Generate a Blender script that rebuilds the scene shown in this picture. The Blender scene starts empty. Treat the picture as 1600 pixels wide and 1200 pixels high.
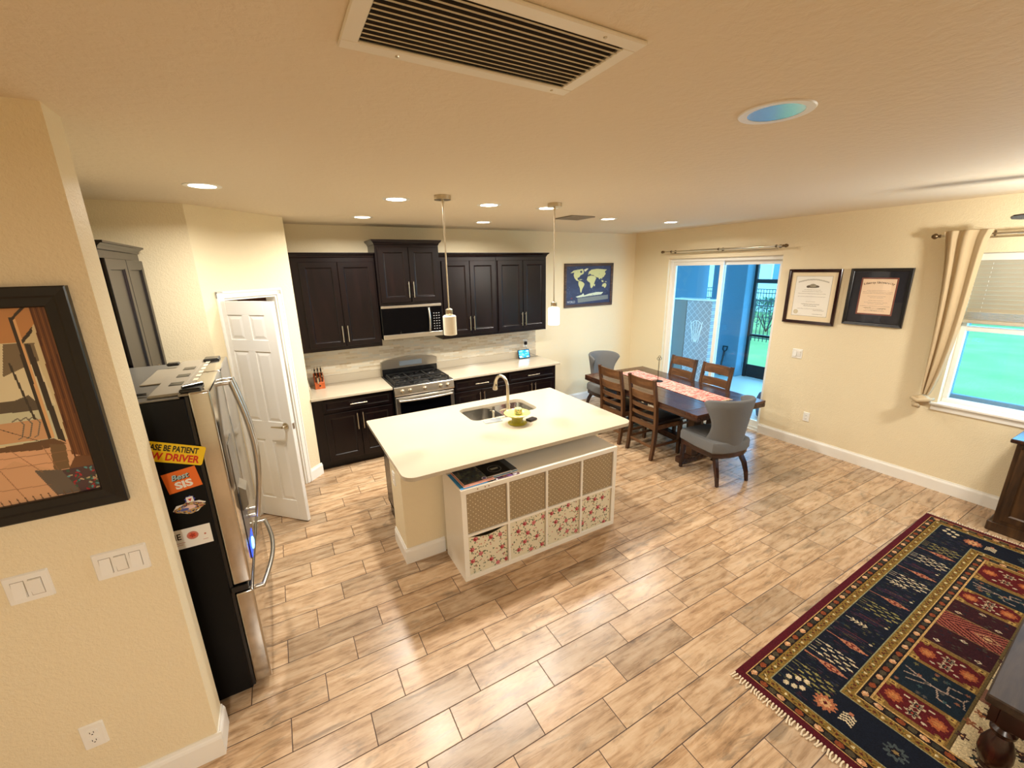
import bpy, bmesh, math, random
import numpy as np
from mathutils import Vector, Matrix
random.seed(7)
C = bpy.context.scene.collection
S = bpy.context.scene
PI = math.pi

# ---------------------------------------------------------------- camera
cam_d = bpy.data.cameras.new('camera'); cam = bpy.data.objects.new('camera', cam_d); C.objects.link(cam)
cam_d.sensor_width = 36.0; cam_d.lens = 650.52/1600*36.0
cam_d.clip_start = 0.02; cam_d.clip_end = 200
cR = Vector((0.87189276, -0.48932894, -0.01897906)); cU = Vector((0.14670254, 0.22402716, 0.96347818)); cF = Vector((0.46720593, 0.84283392, -0.26711346))
mw = Matrix.Identity(4)
for i in range(3):
    mw[i][0] = cR[i]; mw[i][1] = cU[i]; mw[i][2] = -cF[i]
mw[0][3], mw[1][3], mw[2][3] = -5.6375, -5.6108, 2.2782
cam.matrix_world = mw
S.camera = cam

# ---------------------------------------------------------------- world: bright overcast daylight, cold against the warm lamps
W = bpy.data.worlds.new('daylight'); S.world = W; W.use_nodes = True
bg = W.node_tree.nodes['Background']
bg.inputs['Color'].default_value = (0.17, 0.56, 1.0, 1); bg.inputs['Strength'].default_value = 6.5

# ---------------------------------------------------------------- view
S.view_settings.view_transform = 'Standard'; S.view_settings.look = 'None'
S.view_settings.exposure = 0.2; S.view_settings.gamma = 1.0
S.view_settings.use_curve_mapping = False
S.cycles.max_bounces = 10; S.cycles.diffuse_bounces = 6; S.cycles.transparent_max_bounces = 16
S.cycles.use_denoising = True
S.cycles.sample_clamp_indirect = 8

H = 2.813            # ceiling height
LAMP_W = 23.0        # watts of each recessed lamp
WARM = (1.0, 0.95, 0.86)
FAN_FILL_W = 90.0          # added fan light kit, unseen, fills the living room side
HALL_FILL_W = 80.0         # added fill lamp, unseen, behind the camera

# ---------------------------------------------------------------- small helpers
def lin(c):
    return tuple(((v/255)/12.92 if v/255 <= 0.04045 else ((v/255+0.055)/1.055)**2.4) for v in c)

class MB:
    """collects shapes in one bmesh"""
    def __init__(s): s.bm = bmesh.new(); s.smooth = set()
    def box(s, x0, y0, z0, x1, y1, z1, bev=0.0, seg=1):
        r = bmesh.ops.create_cube(s.bm, size=1.0)
        vs = r['verts']
        for v in vs:
            v.co = Vector(((x0+x1)/2+v.co.x*(x1-x0), (y0+y1)/2+v.co.y*(y1-y0), (z0+z1)/2+v.co.z*(z1-z0)))
        if bev > 0:
            es = list({e for v in vs for e in v.link_edges})
            bmesh.ops.bevel(s.bm, geom=es, offset=min(bev, abs(x1-x0)*.45, abs(y1-y0)*.45, abs(z1-z0)*.45), segments=seg, affect='EDGES', profile=0.6)
        return s
    def obox(s, M, sx, sy, sz, bev=0.0):
        r = bmesh.ops.create_cube(s.bm, size=1.0); vs = r['verts']
        for v in vs: v.co = Vector((v.co.x*sx, v.co.y*sy, v.co.z*sz))
        if bev > 0:
            es = list({e for v in vs for e in v.link_edges})
            k = bmesh.ops.bevel(s.bm, geom=es, offset=bev, segments=1, affect='EDGES')
            vs = list({v for f in k['faces'] for v in f.verts} | {v for v in vs if v.is_valid})
        for v in vs: v.co = M @ v.co
        return s
    def ring(s, pts_list, close=True, cap0=True, cap1=True):
        """loft through a list of equal length point rings"""
        rows = [[s.bm.verts.new(p) for p in ring] for ring in pts_list]
        n = len(rows[0])
        for a, b in zip(rows[:-1], rows[1:]):
            for i in range(n if close else n-1):
                j = (i+1) % n
                try: s.bm.faces.new((a[i], a[j], b[j], b[i]))
                except ValueError: pass
        if close and cap0:
            try: s.bm.faces.new(list(reversed(rows[0])))
            except ValueError: pass
        if close and cap1:
            try: s.bm.faces.new(rows[-1])
            except ValueError: pass
        return s
    def tube(s, path, r, n=10, cap=True):
        path = [Vector(p) for p in path]; m = len(path)
        rr = r if isinstance(r, (list, tuple)) else [r]*m
        rings = []; prev = None
        for i, p in enumerate(path):
            t = (path[min(i+1, m-1)]-path[max(i-1, 0)]).normalized()
            if prev is None:
                a = Vector((0, 0, 1)) if abs(t.z) < .9 else Vector((1, 0, 0))
                u = t.cross(a).normalized()
            else: u = (prev - t*prev.dot(t)).normalized()
            prev = u; w = t.cross(u)
            rings.append([p+(u*math.cos(2*PI*k/n)+w*math.sin(2*PI*k/n))*rr[i] for k in range(n)])
        return s.ring(rings, cap0=cap, cap1=cap)
    def sweep(s, path, w, h, bev=0):
        """rectangular section along a path; w along local side, h along up-ish; w,h may be lists"""
        path = [Vector(p) for p in path]; m = len(path); rings = []
        for i, p in enumerate(path):
            t = (path[min(i+1, m-1)]-path[max(i-1, 0)]).normalized()
            u = Vector((1, 0, 0)); u = (u-t*u.dot(t)).normalized(); v = t.cross(u)
            a = (w[i] if isinstance(w, (list, tuple)) else w)/2; b = (h[i] if isinstance(h, (list, tuple)) else h)/2
            rings.append([p+u*a*x+v*b*y for x, y in ((-1, -1), (1, -1), (1, 1), (-1, 1))])
        return s.ring(rings)
    def lathe(s, prof, c=(0, 0, 0), n=24, cap=True):
        """profile of (r,z) around z axis at c"""
        rings = [[Vector((c[0]+r*math.cos(2*PI*k/n), c[1]+r*math.sin(2*PI*k/n), c[2]+z)) for k in range(n)] for r, z in prof]
        return s.ring(rings, cap0=cap, cap1=cap)
    def prism(s, poly, z0, z1, holes=(), M=None):
        """extruded outline (with holes) between z0 and z1; M maps (x,y,z)"""
        M = M or Matrix.Identity(4)
        loops = [poly]+list(holes); es = []; allv = []
        for lp in loops:
            vs = [s.bm.verts.new(M @ Vector((p[0], p[1], z1))) for p in lp]; allv.append(vs)
            for i in range(len(vs)): es.append(s.bm.edges.new((vs[i], vs[(i+1) % len(vs)])))
        r = bmesh.ops.triangle_fill(s.bm, edges=es, use_beauty=True)
        top = [f for f in r['geom'] if isinstance(f, bmesh.types.BMFace)]
        bot = []; low = {}
        for lp, vs in zip(loops, allv):
            for p, v in zip(lp, vs): low[v] = s.bm.verts.new(M @ Vector((p[0], p[1], z0)))
        for f in top: bot.append(s.bm.faces.new([low[v] for v in reversed(f.verts)]))
        for vs in allv:
            for i in range(len(vs)):
                a, b = vs[i], vs[(i+1) % len(vs)]
                s.bm.faces.new((a, b, low[b], low[a]))
        return s
    def quad(s, a, b, c, d):
        s.bm.faces.new([s.bm.verts.new(p) for p in (a, b, c, d)]); return s
    def xf(s, M):
        for v in s.bm.verts: v.co = M @ v.co
        return s

def wloc(o):
    p = Vector((0, 0, 0))
    while o is not None: p = p + o.location; o = o.parent
    return p

def obj(name, mb, m, parent=None, smooth=False, world=True, sub=0):
    """link a mesh object. world=True: shapes were given in world coordinates, parent is unrotated"""
    bm = mb.bm
    if parent is not None and world:
        off = wloc(parent)
        if off.length > 0:
            for v in bm.verts: v.co -= off
    bmesh.ops.recalc_face_normals(bm, faces=bm.faces)
    me = bpy.data.meshes.new(name); bm.to_mesh(me); bm.free()
    if smooth:
        me.polygons.foreach_set('use_smooth', [True]*len(me.polygons))
        if smooth != 'all':
            try: me.set_sharp_from_angle(angle=math.radians(40))
            except Exception: pass
    o = bpy.data.objects.new(name, me); C.objects.link(o)
    if m: me.materials.append(m)
    if parent is not None: o.parent = parent
    if sub:
        md = o.modifiers.new('sub', 'SUBSURF'); md.levels = sub; md.render_levels = sub
    return o

def tag(o, label=None, cat=None, group=None, kind=None):
    if label: o['label'] = label
    if cat: o['category'] = cat
    if group: o['group'] = group
    if kind: o['kind'] = kind
    return o

def thing(name, label, cat, loc=(0, 0, 0), rotz=0, group=None):
    o = bpy.data.objects.new(name, None); C.objects.link(o); o.empty_display_size = .1
    o.location = loc; o.rotation_euler = (0, 0, rotz)
    return tag(o, label, cat, group)

def one(name, mb, m, label, cat, group=None, smooth=False, sub=0):
    return tag(obj(name, mb, m, smooth=smooth, sub=sub), label, cat, group)

def struct(name, mb, m, smooth=False):
    return tag(obj(name, mb, m, smooth=smooth), kind='structure')

def dup(root, loc, rotz=0, label=None, group=None):
    r = root.copy(); C.objects.link(r); r.location = loc; r.rotation_euler = (0, 0, rotz)
    if label: r['label'] = label
    if group: r['group'] = group
    for ch in list(root.children):
        c = ch.copy(); C.objects.link(c); c.parent = r
        for g in ch.children:
            d = g.copy(); C.objects.link(d); d.parent = c
    return r

# ---------------------------------------------------------------- materials
class NT:
    def __init__(s, name):
        s.m = bpy.data.materials.new(name); s.m.use_nodes = True; s.t = s.m.node_tree; s.n = s.t.nodes; s.p = s.n['Principled BSDF']
        s.tc = None
    def add(s, typ, **kw):
        nd = s.n.new(typ)
        for k, v in kw.items(): setattr(nd, k, v)
        return nd
    def link(s, a, b): s.t.links.new(a, b)
    def coord(s, scale=(1, 1, 1), out='Object', rot=(0, 0, 0)):
        if s.tc is None: s.tc = s.add('ShaderNodeTexCoord')
        mp = s.add('ShaderNodeMapping'); mp.inputs['Scale'].default_value = scale; mp.inputs['Rotation'].default_value = rot
        s.link(s.tc.outputs[out], mp.inputs[0]); return mp.outputs[0]
    def noise(s, vec, scale, detail=3, rough=.5, dist=0):
        nd = s.add('ShaderNodeTexNoise'); nd.inputs['Scale'].default_value = scale; nd.inputs['Detail'].default_value = detail
        nd.inputs['Roughness'].default_value = rough; nd.inputs['Distortion'].default_value = dist
        s.link(vec, nd.inputs['Vector']); return nd.outputs['Fac']
    def math(s, op, a, b=None, clamp=False):
        nd = s.add('ShaderNodeMath', operation=op); nd.use_clamp = clamp
        for i, v in enumerate((a, b)):
            if v is None: continue
            if isinstance(v, (int, float)): nd.inputs[i].default_value = v
            else: s.link(v, nd.inputs[i])
        return nd.outputs[0]
    def ramp(s, fac, stops, interp='LINEAR'):
        nd = s.add('ShaderNodeValToRGB'); cr = nd.color_ramp; cr.interpolation = interp
        while len(cr.elements) < len(stops): cr.elements.new(.5)
        for e, (p, c) in zip(cr.elements, stops): e.position = p; e.color = (*c, 1) if len(c) == 3 else c
        s.link(fac, nd.inputs[0]); return nd.outputs[0]
    def mix(s, fac, a, b, mode='MIX'):
        nd = s.add('ShaderNodeMix', data_type='RGBA', blend_type=mode)
        for i, v in ((0, fac), (6, a), (7, b)):
            if isinstance(v, (int, float)): nd.inputs[i].default_value = v
            elif isinstance(v, tuple): nd.inputs[i].default_value = (*v, 1)
            else: s.link(v, nd.inputs[i])
        return nd.outputs[2]
    def bump(s, h, strength=.3, dist=.01):
        nd = s.add('ShaderNodeBump'); nd.inputs['Strength'].default_value = strength; nd.inputs['Distance'].default_value = dist
        s.link(h, nd.inputs['Height']); s.link(nd.outputs[0], s.p.inputs['Normal'])
    def col(s, v):
        if isinstance(v, tuple): s.p.inputs['Base Color'].default_value = (*v, 1)
        else: s.link(v, s.p.inputs['Base Color'])
    def set(s, rough=.5, metal=0, spec=.5, **kw):
        s.p.inputs['Roughness'].default_value = rough; s.p.inputs['Metallic'].default_value = metal
        s.p.inputs['Specular IOR Level'].default_value = spec
        for k, v in kw.items(): s.p.inputs[k.replace('_', ' ')].default_value = v
        return s

def plain(name, rgb, rough=.5, metal=0, var=.06, scale=6, bump=0, bscale=60, spec=.5, bdist=.002, stretch=(1, 1, 1), **kw):
    n = NT(name); c = lin(rgb); v = n.coord(stretch)
    if var:
        f = n.noise(v, scale, 4)
        n.col(n.mix(f, tuple(x*(1-var) for x in c), tuple(min(1, x*(1+var)) for x in c)))
    else: n.col(c)
    n.set(rough, metal, spec, **kw)
    if bump: n.bump(n.noise(v, bscale, 3), bump, bdist)
    return n.m

def woodm(name, c0, c1, c2, rough=.45, axis='y', scale=1.0, spec=.5):
    n = NT(name); st = {'x': (1.2, 14, 14), 'y': (14, 1.2, 14), 'z': (14, 14, 1.2)}[axis]
    v = n.coord(tuple(a*scale for a in st))
    f = n.noise(v, 2.2, 6, .62, .6); g = n.noise(n.coord((1.5, 1.5, 1.5)), 3, 2)
    f = n.math('ADD', n.math('MULTIPLY', f, .75), n.math('MULTIPLY', g, .25))
    n.col(n.ramp(f, [(.32, lin(c0)), (.5, lin(c1)), (.68, lin(c2))]))
    n.set(rough, 0, spec); n.bump(f, .15, .003); return n.m

def emit(name, rgb, strength):
    n = NT(name); n.col(lin(rgb)); n.p.inputs['Emission Color'].default_value = (*lin(rgb), 1); n.p.inputs['Emission Strength'].default_value = strength
    return n.m

def glassm(name, tint=(1, 1, 1), refl=1.0, rough=0.0):
    m = bpy.data.materials.new(name); m.use_nodes = True; t = m.node_tree; t.nodes.clear()
    o = t.nodes.new('ShaderNodeOutputMaterial'); mx = t.nodes.new('ShaderNodeMixShader'); tr = t.nodes.new('ShaderNodeBsdfTransparent')
    gl = t.nodes.new('ShaderNodeBsdfGlossy'); fr = t.nodes.new('ShaderNodeFresnel'); fr.inputs[0].default_value = 1.45
    tr.inputs[0].default_value = (*tint, 1); gl.inputs['Roughness'].default_value = rough
    ml = t.nodes.new('ShaderNodeMath'); ml.operation = 'MULTIPLY'; ml.inputs[1].default_value = refl
    ge = t.nodes.new('ShaderNodeNewGeometry'); fb = t.nodes.new('ShaderNodeMath'); fb.operation = 'SUBTRACT'; fb.inputs[0].default_value = 1.0; t.links.new(ge.outputs['Backfacing'], fb.inputs[1])
    m2 = t.nodes.new('ShaderNodeMath'); m2.operation = 'MULTIPLY'; t.links.new(ml.outputs[0], m2.inputs[0]); t.links.new(fb.outputs[0], m2.inputs[1])
    t.links.new(fr.outputs[0], ml.inputs[0]); t.links.new(m2.outputs[0], mx.inputs[0])
    t.links.new(tr.outputs[0], mx.inputs[1]); t.links.new(gl.outputs[0], mx.inputs[2]); t.links.new(mx.outputs[0], o.inputs[0])
    return m

def attrm(name, rough=.6, bump=0, bscale=200, spec=.4, bdist=.002):
    n = NT(name); a = n.add('ShaderNodeAttribute'); a.attribute_name = 'paint'; n.link(a.outputs['Color'], n.p.inputs['Base Color'])
    n.set(rough, 0, spec)
    if bump: n.bump(n.noise(n.coord(), bscale, 2), bump, bdist)
    return n.m

M = {}
# floor: wood-look porcelain planks 0.561 x 0.1857, each row shifted a third
def floor_mat():
    n = NT('wood look plank tile'); tc = n.add('ShaderNodeTexCoord'); sp = n.add('ShaderNodeSeparateXYZ'); n.link(tc.outputs['Object'], sp.inputs[0])
    X, Y = sp.outputs[0], sp.outputs[1]
    r = n.math('DIVIDE', n.math('ADD', Y, 3.5715), .1857); ri = n.math('FLOOR', r); rf = n.math('SUBTRACT', r, ri)
    u = n.math('DIVIDE', n.math('SUBTRACT', n.math('ADD', X, 5.139), n.math('MULTIPLY', ri, .187)), .561); ui = n.math('FLOOR', u); uf = n.math('SUBTRACT', u, ui)
    dx = n.math('MULTIPLY', n.math('MINIMUM', uf, n.math('SUBTRACT', 1, uf)), .561)
    dy = n.math('MULTIPLY', n.math('MINIMUM', rf, n.math('SUBTRACT', 1, rf)), .1857)
    d = n.math('MINIMUM', dx, dy)
    gr = n.add('ShaderNodeMapRange'); n.link(d, gr.inputs[0]); gr.inputs[1].default_value = .0016; gr.inputs[2].default_value = .0032; gr.clamp = True
    gf = gr.outputs[0]
    cb = n.add('ShaderNodeCombineXYZ'); n.link(ui, cb.inputs[0]); n.link(ri, cb.inputs[1])
    wn = n.add('ShaderNodeTexWhiteNoise', noise_dimensions='2D'); n.link(cb.outputs[0], wn.inputs['Vector'])
    rv = wn.outputs['Value']; rc = wn.outputs['Color']
    cv = n.add('ShaderNodeCombineXYZ')
    n.link(n.math('ADD', n.math('MULTIPLY', X, 1.0), n.math('MULTIPLY', rv, 37)), cv.inputs[0]); n.link(n.math('ADD', Y, n.math('MULTIPLY', rv, 11)), cv.inputs[1])
    vec = cv.outputs[0]
    def mp(sc):
        q = n.add('ShaderNodeMapping'); q.inputs['Scale'].default_value = sc; n.link(vec, q.inputs[0]); return q.outputs[0]
    g1 = n.noise(mp((2.2, 16, 1)), 1.6, 6, .62, .5); g2 = n.noise(mp((3.5, 6, 1)), 1.4, 5, .6, 1.2); g3 = n.noise(mp((8, 130, 1)), 1.5, 3, .6)
    f = n.math('ADD', n.math('MULTIPLY', g1, .55), n.math('ADD', n.math('MULTIPLY', g2, .3), n.math('MULTIPLY', g3, .15)))
    base = n.ramp(f, [(.34, lin((112, 88, 64))), (.42, lin((160, 130, 98))), (.50, lin((186, 156, 122))), (.60, lin((204, 178, 146))), (.70, lin((168, 142, 112)))])
    tint = n.ramp(rv, [(0, (.72, .72, .73)), (.35, (.95, .93, .92)), (.7, (1.06, 1.03, 1.0)), (1, (.88, .82, .77))])
    base = n.mix(1.0, base, tint, 'MULTIPLY')
    k = n.noise(mp((2.4, 9, 1)), 1.1, 4, .7, 1.5)
    kf = n.ramp(k, [(.56, (0, 0, 0)), (.70, (1, 1, 1))])
    base = n.mix(n.math('MULTIPLY', kf, .6), base, lin((104, 92, 76)))
    colr = n.mix(gf, lin((66, 42, 26)), base)
    n.col(colr)
    rr = n.math('ADD', n.math('MULTIPLY', g1, .16), n.math('SUBTRACT', .60, n.math('MULTIPLY', gf, .40)))
    n.link(rr, n.p.inputs['Roughness']); n.set(.3, 0, .5); n.link(rr, n.p.inputs['Roughness'])
    hh = n.math('ADD', gf, n.math('MULTIPLY', g3, .12)); n.bump(hh, .35, .0015)
    return n.m
M['floor'] = floor_mat()
def stucco(name, rgb, scale, strength, dist=.004, rough=.6):
    n = NT(name); v = n.coord(); a = n.noise(v, scale, 4, .55, .3); b = n.noise(v, scale*.35, 3)
    n.col(n.mix(n.noise(v, 1.3, 2), tuple(x*.985 for x in lin(rgb)), lin(rgb)))
    h = n.ramp(n.math('ADD', n.math('MULTIPLY', a, .7), n.math('MULTIPLY', b, .3)), [(.42, (0, 0, 0)), (.58, (1, 1, 1))])
    n.set(rough, 0, .35); n.bump(h, strength, dist); return n.m
M['wall'] = stucco('cream orange peel paint', (234, 220, 186), 95, .35, .003, .5)
M['ceiling'] = stucco('tan knockdown ceiling', (226, 212, 186), 26, .22, .006, .7)
M['trim'] = plain('white semi gloss trim', (238, 236, 228), .35, var=.015)
M['door'] = plain('white door paint', (236, 234, 228), .38, var=.015)
M['cab'] = woodm('espresso cabinet wood', (9, 5, 6), (16, 8, 9), (25, 13, 13), .27, 'z', .6, .3)
M['counter'] = plain('cream speckled quartz', (188, 176, 154), .13, var=.04, scale=260, spec=.5)
def brushed(name, rgb, rough=.28, st=(1, 1, 90)):
    n = NT(name); v = n.coord(st); f = n.noise(v, 6, 4)
    n.col(n.mix(f, tuple(x*.86 for x in lin(rgb)), lin(rgb))); n.set(rough, 1.0, .5)
    n.bump(f, .04, .001); return n.m
M['steel'] = brushed('brushed stainless steel', (205, 200, 190))
M['steeld'] = brushed('polished brushed door steel', (196, 192, 184), .13)
M['steelv'] = brushed('brushed stainless steel sheet', (200, 196, 188), .2, (1, 90, 1))
M['nickel'] = plain('satin nickel', (200, 188, 165), .28, 1.0, var=.04)
M['chrome'] = plain('polished chrome', (225, 225, 225), .08, 1.0, var=.02)
M['bronze'] = plain('aged bronze', (120, 100, 75), .35, 1.0)
M['black'] = plain('black enamel', (14, 14, 15), .25, var=.1)
M['iron'] = plain('matte black iron', (18, 17, 16), .5, .3, var=.15)
M['blackp'] = plain('black textured fridge side', (9, 9, 10), .42, bump=.25, bscale=380, bdist=.001, spec=.18)
M['blackglass'] = plain('black oven glass', (4, 4, 6), .05, var=0, spec=.12)
M['greyp'] = plain('grey plastic', (128, 118, 100), .45)
M['greytop'] = plain('grey painted steel', (120, 116, 108), .32, .5, stretch=(3, 20, 3))
M['glass'] = glassm('clear window glass')
M['clearglass'] = glassm('clear drinking glass', (.97, 1, .98), .6)
M['wtable'] = woodm('dark walnut plank', (38, 24, 18), (62, 40, 30), (86, 58, 42), .18, 'y', .8)
M['wchair'] = woodm('warm brown chair wood', (62, 40, 22), (94, 62, 36), (124, 86, 52), .38, 'x', .7)
M['wchairz'] = woodm('warm brown chair post wood', (48, 30, 17), (76, 49, 29), (104, 70, 42), .38, 'z', .7)
M['wdark'] = woodm('dark mahogany wood', (22, 9, 7), (42, 17, 12), (66, 28, 18), .25, 'z', .7, .6)
M['wtop'] = woodm('worn brown table top', (44, 34, 26), (62, 49, 38), (78, 63, 48), .55, 'x', .7, .2)
M['wrustic'] = woodm('rustic walnut frame', (44, 28, 20), (76, 52, 36), (110, 82, 58), .5, 'x', 1.2)
M['leather'] = plain('dark brown leather', (34, 26, 24), .38, bump=.2, bscale=120)
def fabric(name, rgb, scale=220, var=.12):
    n = NT(name); v = n.coord((1, 1, 1)); w = n.add('ShaderNodeTexWave'); w.inputs['Scale'].default_value = scale*.22; w.inputs['Distortion'].default_value = 2.0
    w.bands_direction = 'Z'; n.link(v, w.inputs[0]); f = n.math('ADD', n.math('MULTIPLY', w.outputs['Fac'], .5), n.math('MULTIPLY', n.noise(v, scale, 2), .5))
    c = lin(rgb); n.col(n.mix(f, tuple(x*(1-var*2) for x in c), tuple(min(1, x*(1+var)) for x in c))); n.set(.9, 0, .2); n.bump(f, .3, .002); return n.m
M['greyfab'] = fabric('grey ribbed upholstery', (112, 112, 111))
M['whitelam'] = plain('white laminate', (240, 234, 218), .35, var=.015)
M['paint'] = attrm('printed surface', .55)
M['paintgloss'] = attrm('glossy printed surface', .35)
M['rug'] = attrm('hand knotted wool', .95, .6, 320, .1, .004)
M['fabprint'] = attrm('printed box fabric', .9, .25, 500, .15)
M['opal'] = plain('opal frosted glass', (236, 228, 206), .35, var=.02)
# ---------------------------------------------------------------- printed surfaces: a fine grid of faces, one colour each
class Canvas:
    def __init__(s, w, h, res, bg):
        s.w, s.h = w, h; s.nx = max(2, int(round(w/res))); s.ny = max(2, int(round(h/res)))
        s.a = np.zeros((s.ny, s.nx, 3)); s.a[:] = bg
        xs = (np.arange(s.nx)+.5)*w/s.nx; ys = (np.arange(s.ny)+.5)*h/s.ny
        s.X, s.Y = np.meshgrid(xs, ys)
    def put(s, m, c, al=1.0): s.a[m] = s.a[m]*(1-al)+np.array(c, float)*al
    def rect(s, x0, y0, x1, y1, c, al=1.0): s.put((s.X >= x0) & (s.X < x1) & (s.Y >= y0) & (s.Y < y1), c, al)
    def ell(s, cx, cy, rx, ry, c, ang=0, al=1.0):
        dx, dy = s.X-cx, s.Y-cy; ca, sa = math.cos(ang), math.sin(ang)
        s.put(((dx*ca+dy*sa)/rx)**2+((-dx*sa+dy*ca)/ry)**2 < 1, c, al)
    def dia(s, cx, cy, rx, ry, c): s.put(np.abs(s.X-cx)/rx+np.abs(s.Y-cy)/ry < 1, c)
    def star(s, cx, cy, r, k, depth, c, ph=0, sx=1):
        dx, dy = (s.X-cx)/sx, s.Y-cy; s.put(np.hypot(dx, dy) < r*(1-depth*(.5+.5*np.cos(k*np.arctan2(dy, dx)+ph))), c)
    def poly(s, pts, c, al=1.0):
        xs = [p[0] for p in pts]; ys = [p[1] for p in pts]
        m = np.zeros(s.X.shape, bool); n = len(pts)
        for i in range(n):
            x0, y0 = pts[i]; x1, y1 = pts[(i+1) % n]
            if y0 == y1: continue
            cond = ((y0 > s.Y) != (y1 > s.Y)) & (s.X < (x1-x0)*(s.Y-y0)/(y1-y0)+x0)
            m ^= cond
        s.put(m, c, al)
    def line(s, pts, wd, c, al=1.0):
        for (x0, y0), (x1, y1) in zip(pts[:-1], pts[1:]):
            L = math.hypot(x1-x0, y1-y0)
            if L == 0: continue
            t = np.clip(((s.X-x0)*(x1-x0)+(s.Y-y0)*(y1-y0))/L/L, 0, 1)
            s.put(np.hypot(s.X-x0-t*(x1-x0), s.Y-y0-t*(y1-y0)) < wd/2, c, al)
    def build(s, name, m, parent, Mx, world=True, disp=None, mask=None):
        nx, ny = s.nx, s.ny
        gx = np.linspace(0, s.w, nx+1); gy = np.linspace(0, s.h, ny+1); GX, GY = np.meshgrid(gx, gy)
        P = np.stack([GX, GY, np.zeros_like(GX)], -1).reshape(-1, 3)
        if disp is not None: P[:, 2] = disp(GX, GY).reshape(-1)
        R = np.array([[Mx[i][j] for j in range(3)] for i in range(3)]); T = np.array([Mx[i][3] for i in range(3)])
        P = P @ R.T + T
        if parent is not None and world: P = P-np.array(wloc(parent))
        idx = np.arange((nx+1)*(ny+1)).reshape(ny+1, nx+1)
        F = np.stack([idx[:-1, :-1], idx[:-1, 1:], idx[1:, 1:], idx[1:, :-1]], -1).reshape(-1, 4)
        col = s.a.reshape(-1, 3)
        if mask is not None: k = mask.reshape(-1); F = F[k]; col = col[k]
        me = bpy.data.meshes.new(name); nf = len(F)
        me.vertices.add(len(P)); me.vertices.foreach_set('co', P.astype(np.float32).ravel())
        me.loops.add(nf*4); me.loops.foreach_set('vertex_index', F.astype(np.int32).ravel())
        me.polygons.add(nf); me.polygons.foreach_set('loop_start', np.arange(0, nf*4, 4, dtype=np.int32))
        me.update(calc_edges=True)
        c = col/255.; c = np.where(c <= .04045, c/12.92, ((np.clip(c, 0, 1)+.055)/1.055)**2.4)
        at = me.color_attributes.new('paint', 'FLOAT_COLOR', 'CORNER')
        cc = np.ones((nf*4, 4), np.float32); cc[:, :3] = np.repeat(c, 4, 0); at.data.foreach_set('color', cc.ravel())
        me.materials.append(m)
        if mask is not None:
            b = bmesh.new(); b.from_mesh(me); bmesh.ops.delete(b, geom=[v for v in b.verts if not v.link_faces], context='VERTS'); b.to_mesh(me); b.free()
        o = bpy.data.objects.new(name, me); C.objects.link(o)
        if parent is not None: o.parent = parent
        return o

def frame_M(origin, xd, yd):
    """matrix with x along xd, y along yd, z out of the surface"""
    xd = Vector(xd).normalized(); yd = Vector(yd).normalized(); zd = xd.cross(yd)
    m = Matrix.Identity(4)
    for i in range(3): m[i][0] = xd[i]; m[i][1] = yd[i]; m[i][2] = zd[i]; m[i][3] = origin[i]
    return m

def text(name, body, size, m, parent, Mx, align='CENTER', bold=.0, sx=1.0, shear=0, ext=.0004, world=True):
    cu = bpy.data.curves.new(name, 'FONT'); cu.body = body; cu.size = size; cu.align_x = align; cu.align_y = 'CENTER'
    cu.offset = bold; cu.extrude = ext; cu.shear = shear; cu.resolution_u = 3
    to = bpy.data.objects.new(name, cu); C.objects.link(to)
    dg = bpy.context.evaluated_depsgraph_get(); me = bpy.data.meshes.new_from_object(to.evaluated_get(dg))
    bpy.data.objects.remove(to); me.name = name
    A = Mx @ Matrix.Diagonal((sx, 1, 1, 1))
    if parent is not None and world: A = Matrix.Translation(-wloc(parent)) @ A
    me.transform(A)
    me.materials.clear(); me.materials.append(m)
    o = bpy.data.objects.new(name, me); C.objects.link(o)
    if parent is not None: o.parent = parent
    return o

def rrect(x0, y0, x1, y1, r, n=6):
    rs = r if isinstance(r, (list, tuple)) else (r,)*4     # corners: ll, lr, ur, ul
    out = []
    for (cx, cy, a0), q in zip(((x0, y0, PI), (x1, y0, 1.5*PI), (x1, y1, 0), (x0, y1, .5*PI)), rs):
        px = cx+(q if cx == x0 else -q); py = cy+(q if cy == y0 else -q)
        if q == 0: out.append((cx, cy)); continue
        for k in range(n+1):
            a = a0+k*PI/2/n; out.append((px+q*math.cos(a), py+q*math.sin(a)))
    return out

# ================================================================= ROOM SHELL
struct('floor', MB().box(-9, -9, -.06, 0.0, 0, 0), M['floor'])
struct('ceiling', MB().box(-9, -9, H, .2, .2, H+.1), M['ceiling'])
struct('wall_back', MB().box(-7.0, 0, 0, .2, .15, H), M['wall'])
# right wall with sliding door opening (y -2.52..-0.74, to 2.38) and window opening (y -5.6..-4.22, 0.90..2.335)
yz = lambda p: [(a, b) for a, b in p]
rw = MB(); RM = frame_M((0, 0, 0), (0, 1, 0), (0, 0, 1))
rw.prism([(-9, 0), (-2.52, 0), (-2.52, 2.38), (-.74, 2.38), (-.74, 0), (0, 0), (0, H), (-9, H)], 0, .2, holes=[[(-5.9, .90), (-4.22, .90), (-4.22, 2.335), (-5.9, 2.335)]], M=RM)
struct('wall_right', rw, M['wall'])
struct('wall_left', MB().box(-9, -3.584, 0, -6.19, -3.427, H), M['wall'])
struct('wall_alcove', MB().box(-6.95, -3.427, 0, -6.80, -1.33, H), M['wall'])
struct('wall_niche', MB().box(-6.95, -1.33, 0, -6.153, -1.23, H), M['wall'])
struct('wall_pantry_return', MB().box(-5.56, -.52, 0, -5.453, 0, H), M['wall'])
struct('wall_far_left', MB().box(-9.1, -9, 0, -9, -3.427, H), M['wall'])
struct('wall_front', MB().box(-9.1, -9.1, 0, .2, -9, H), M['wall'])
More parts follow.
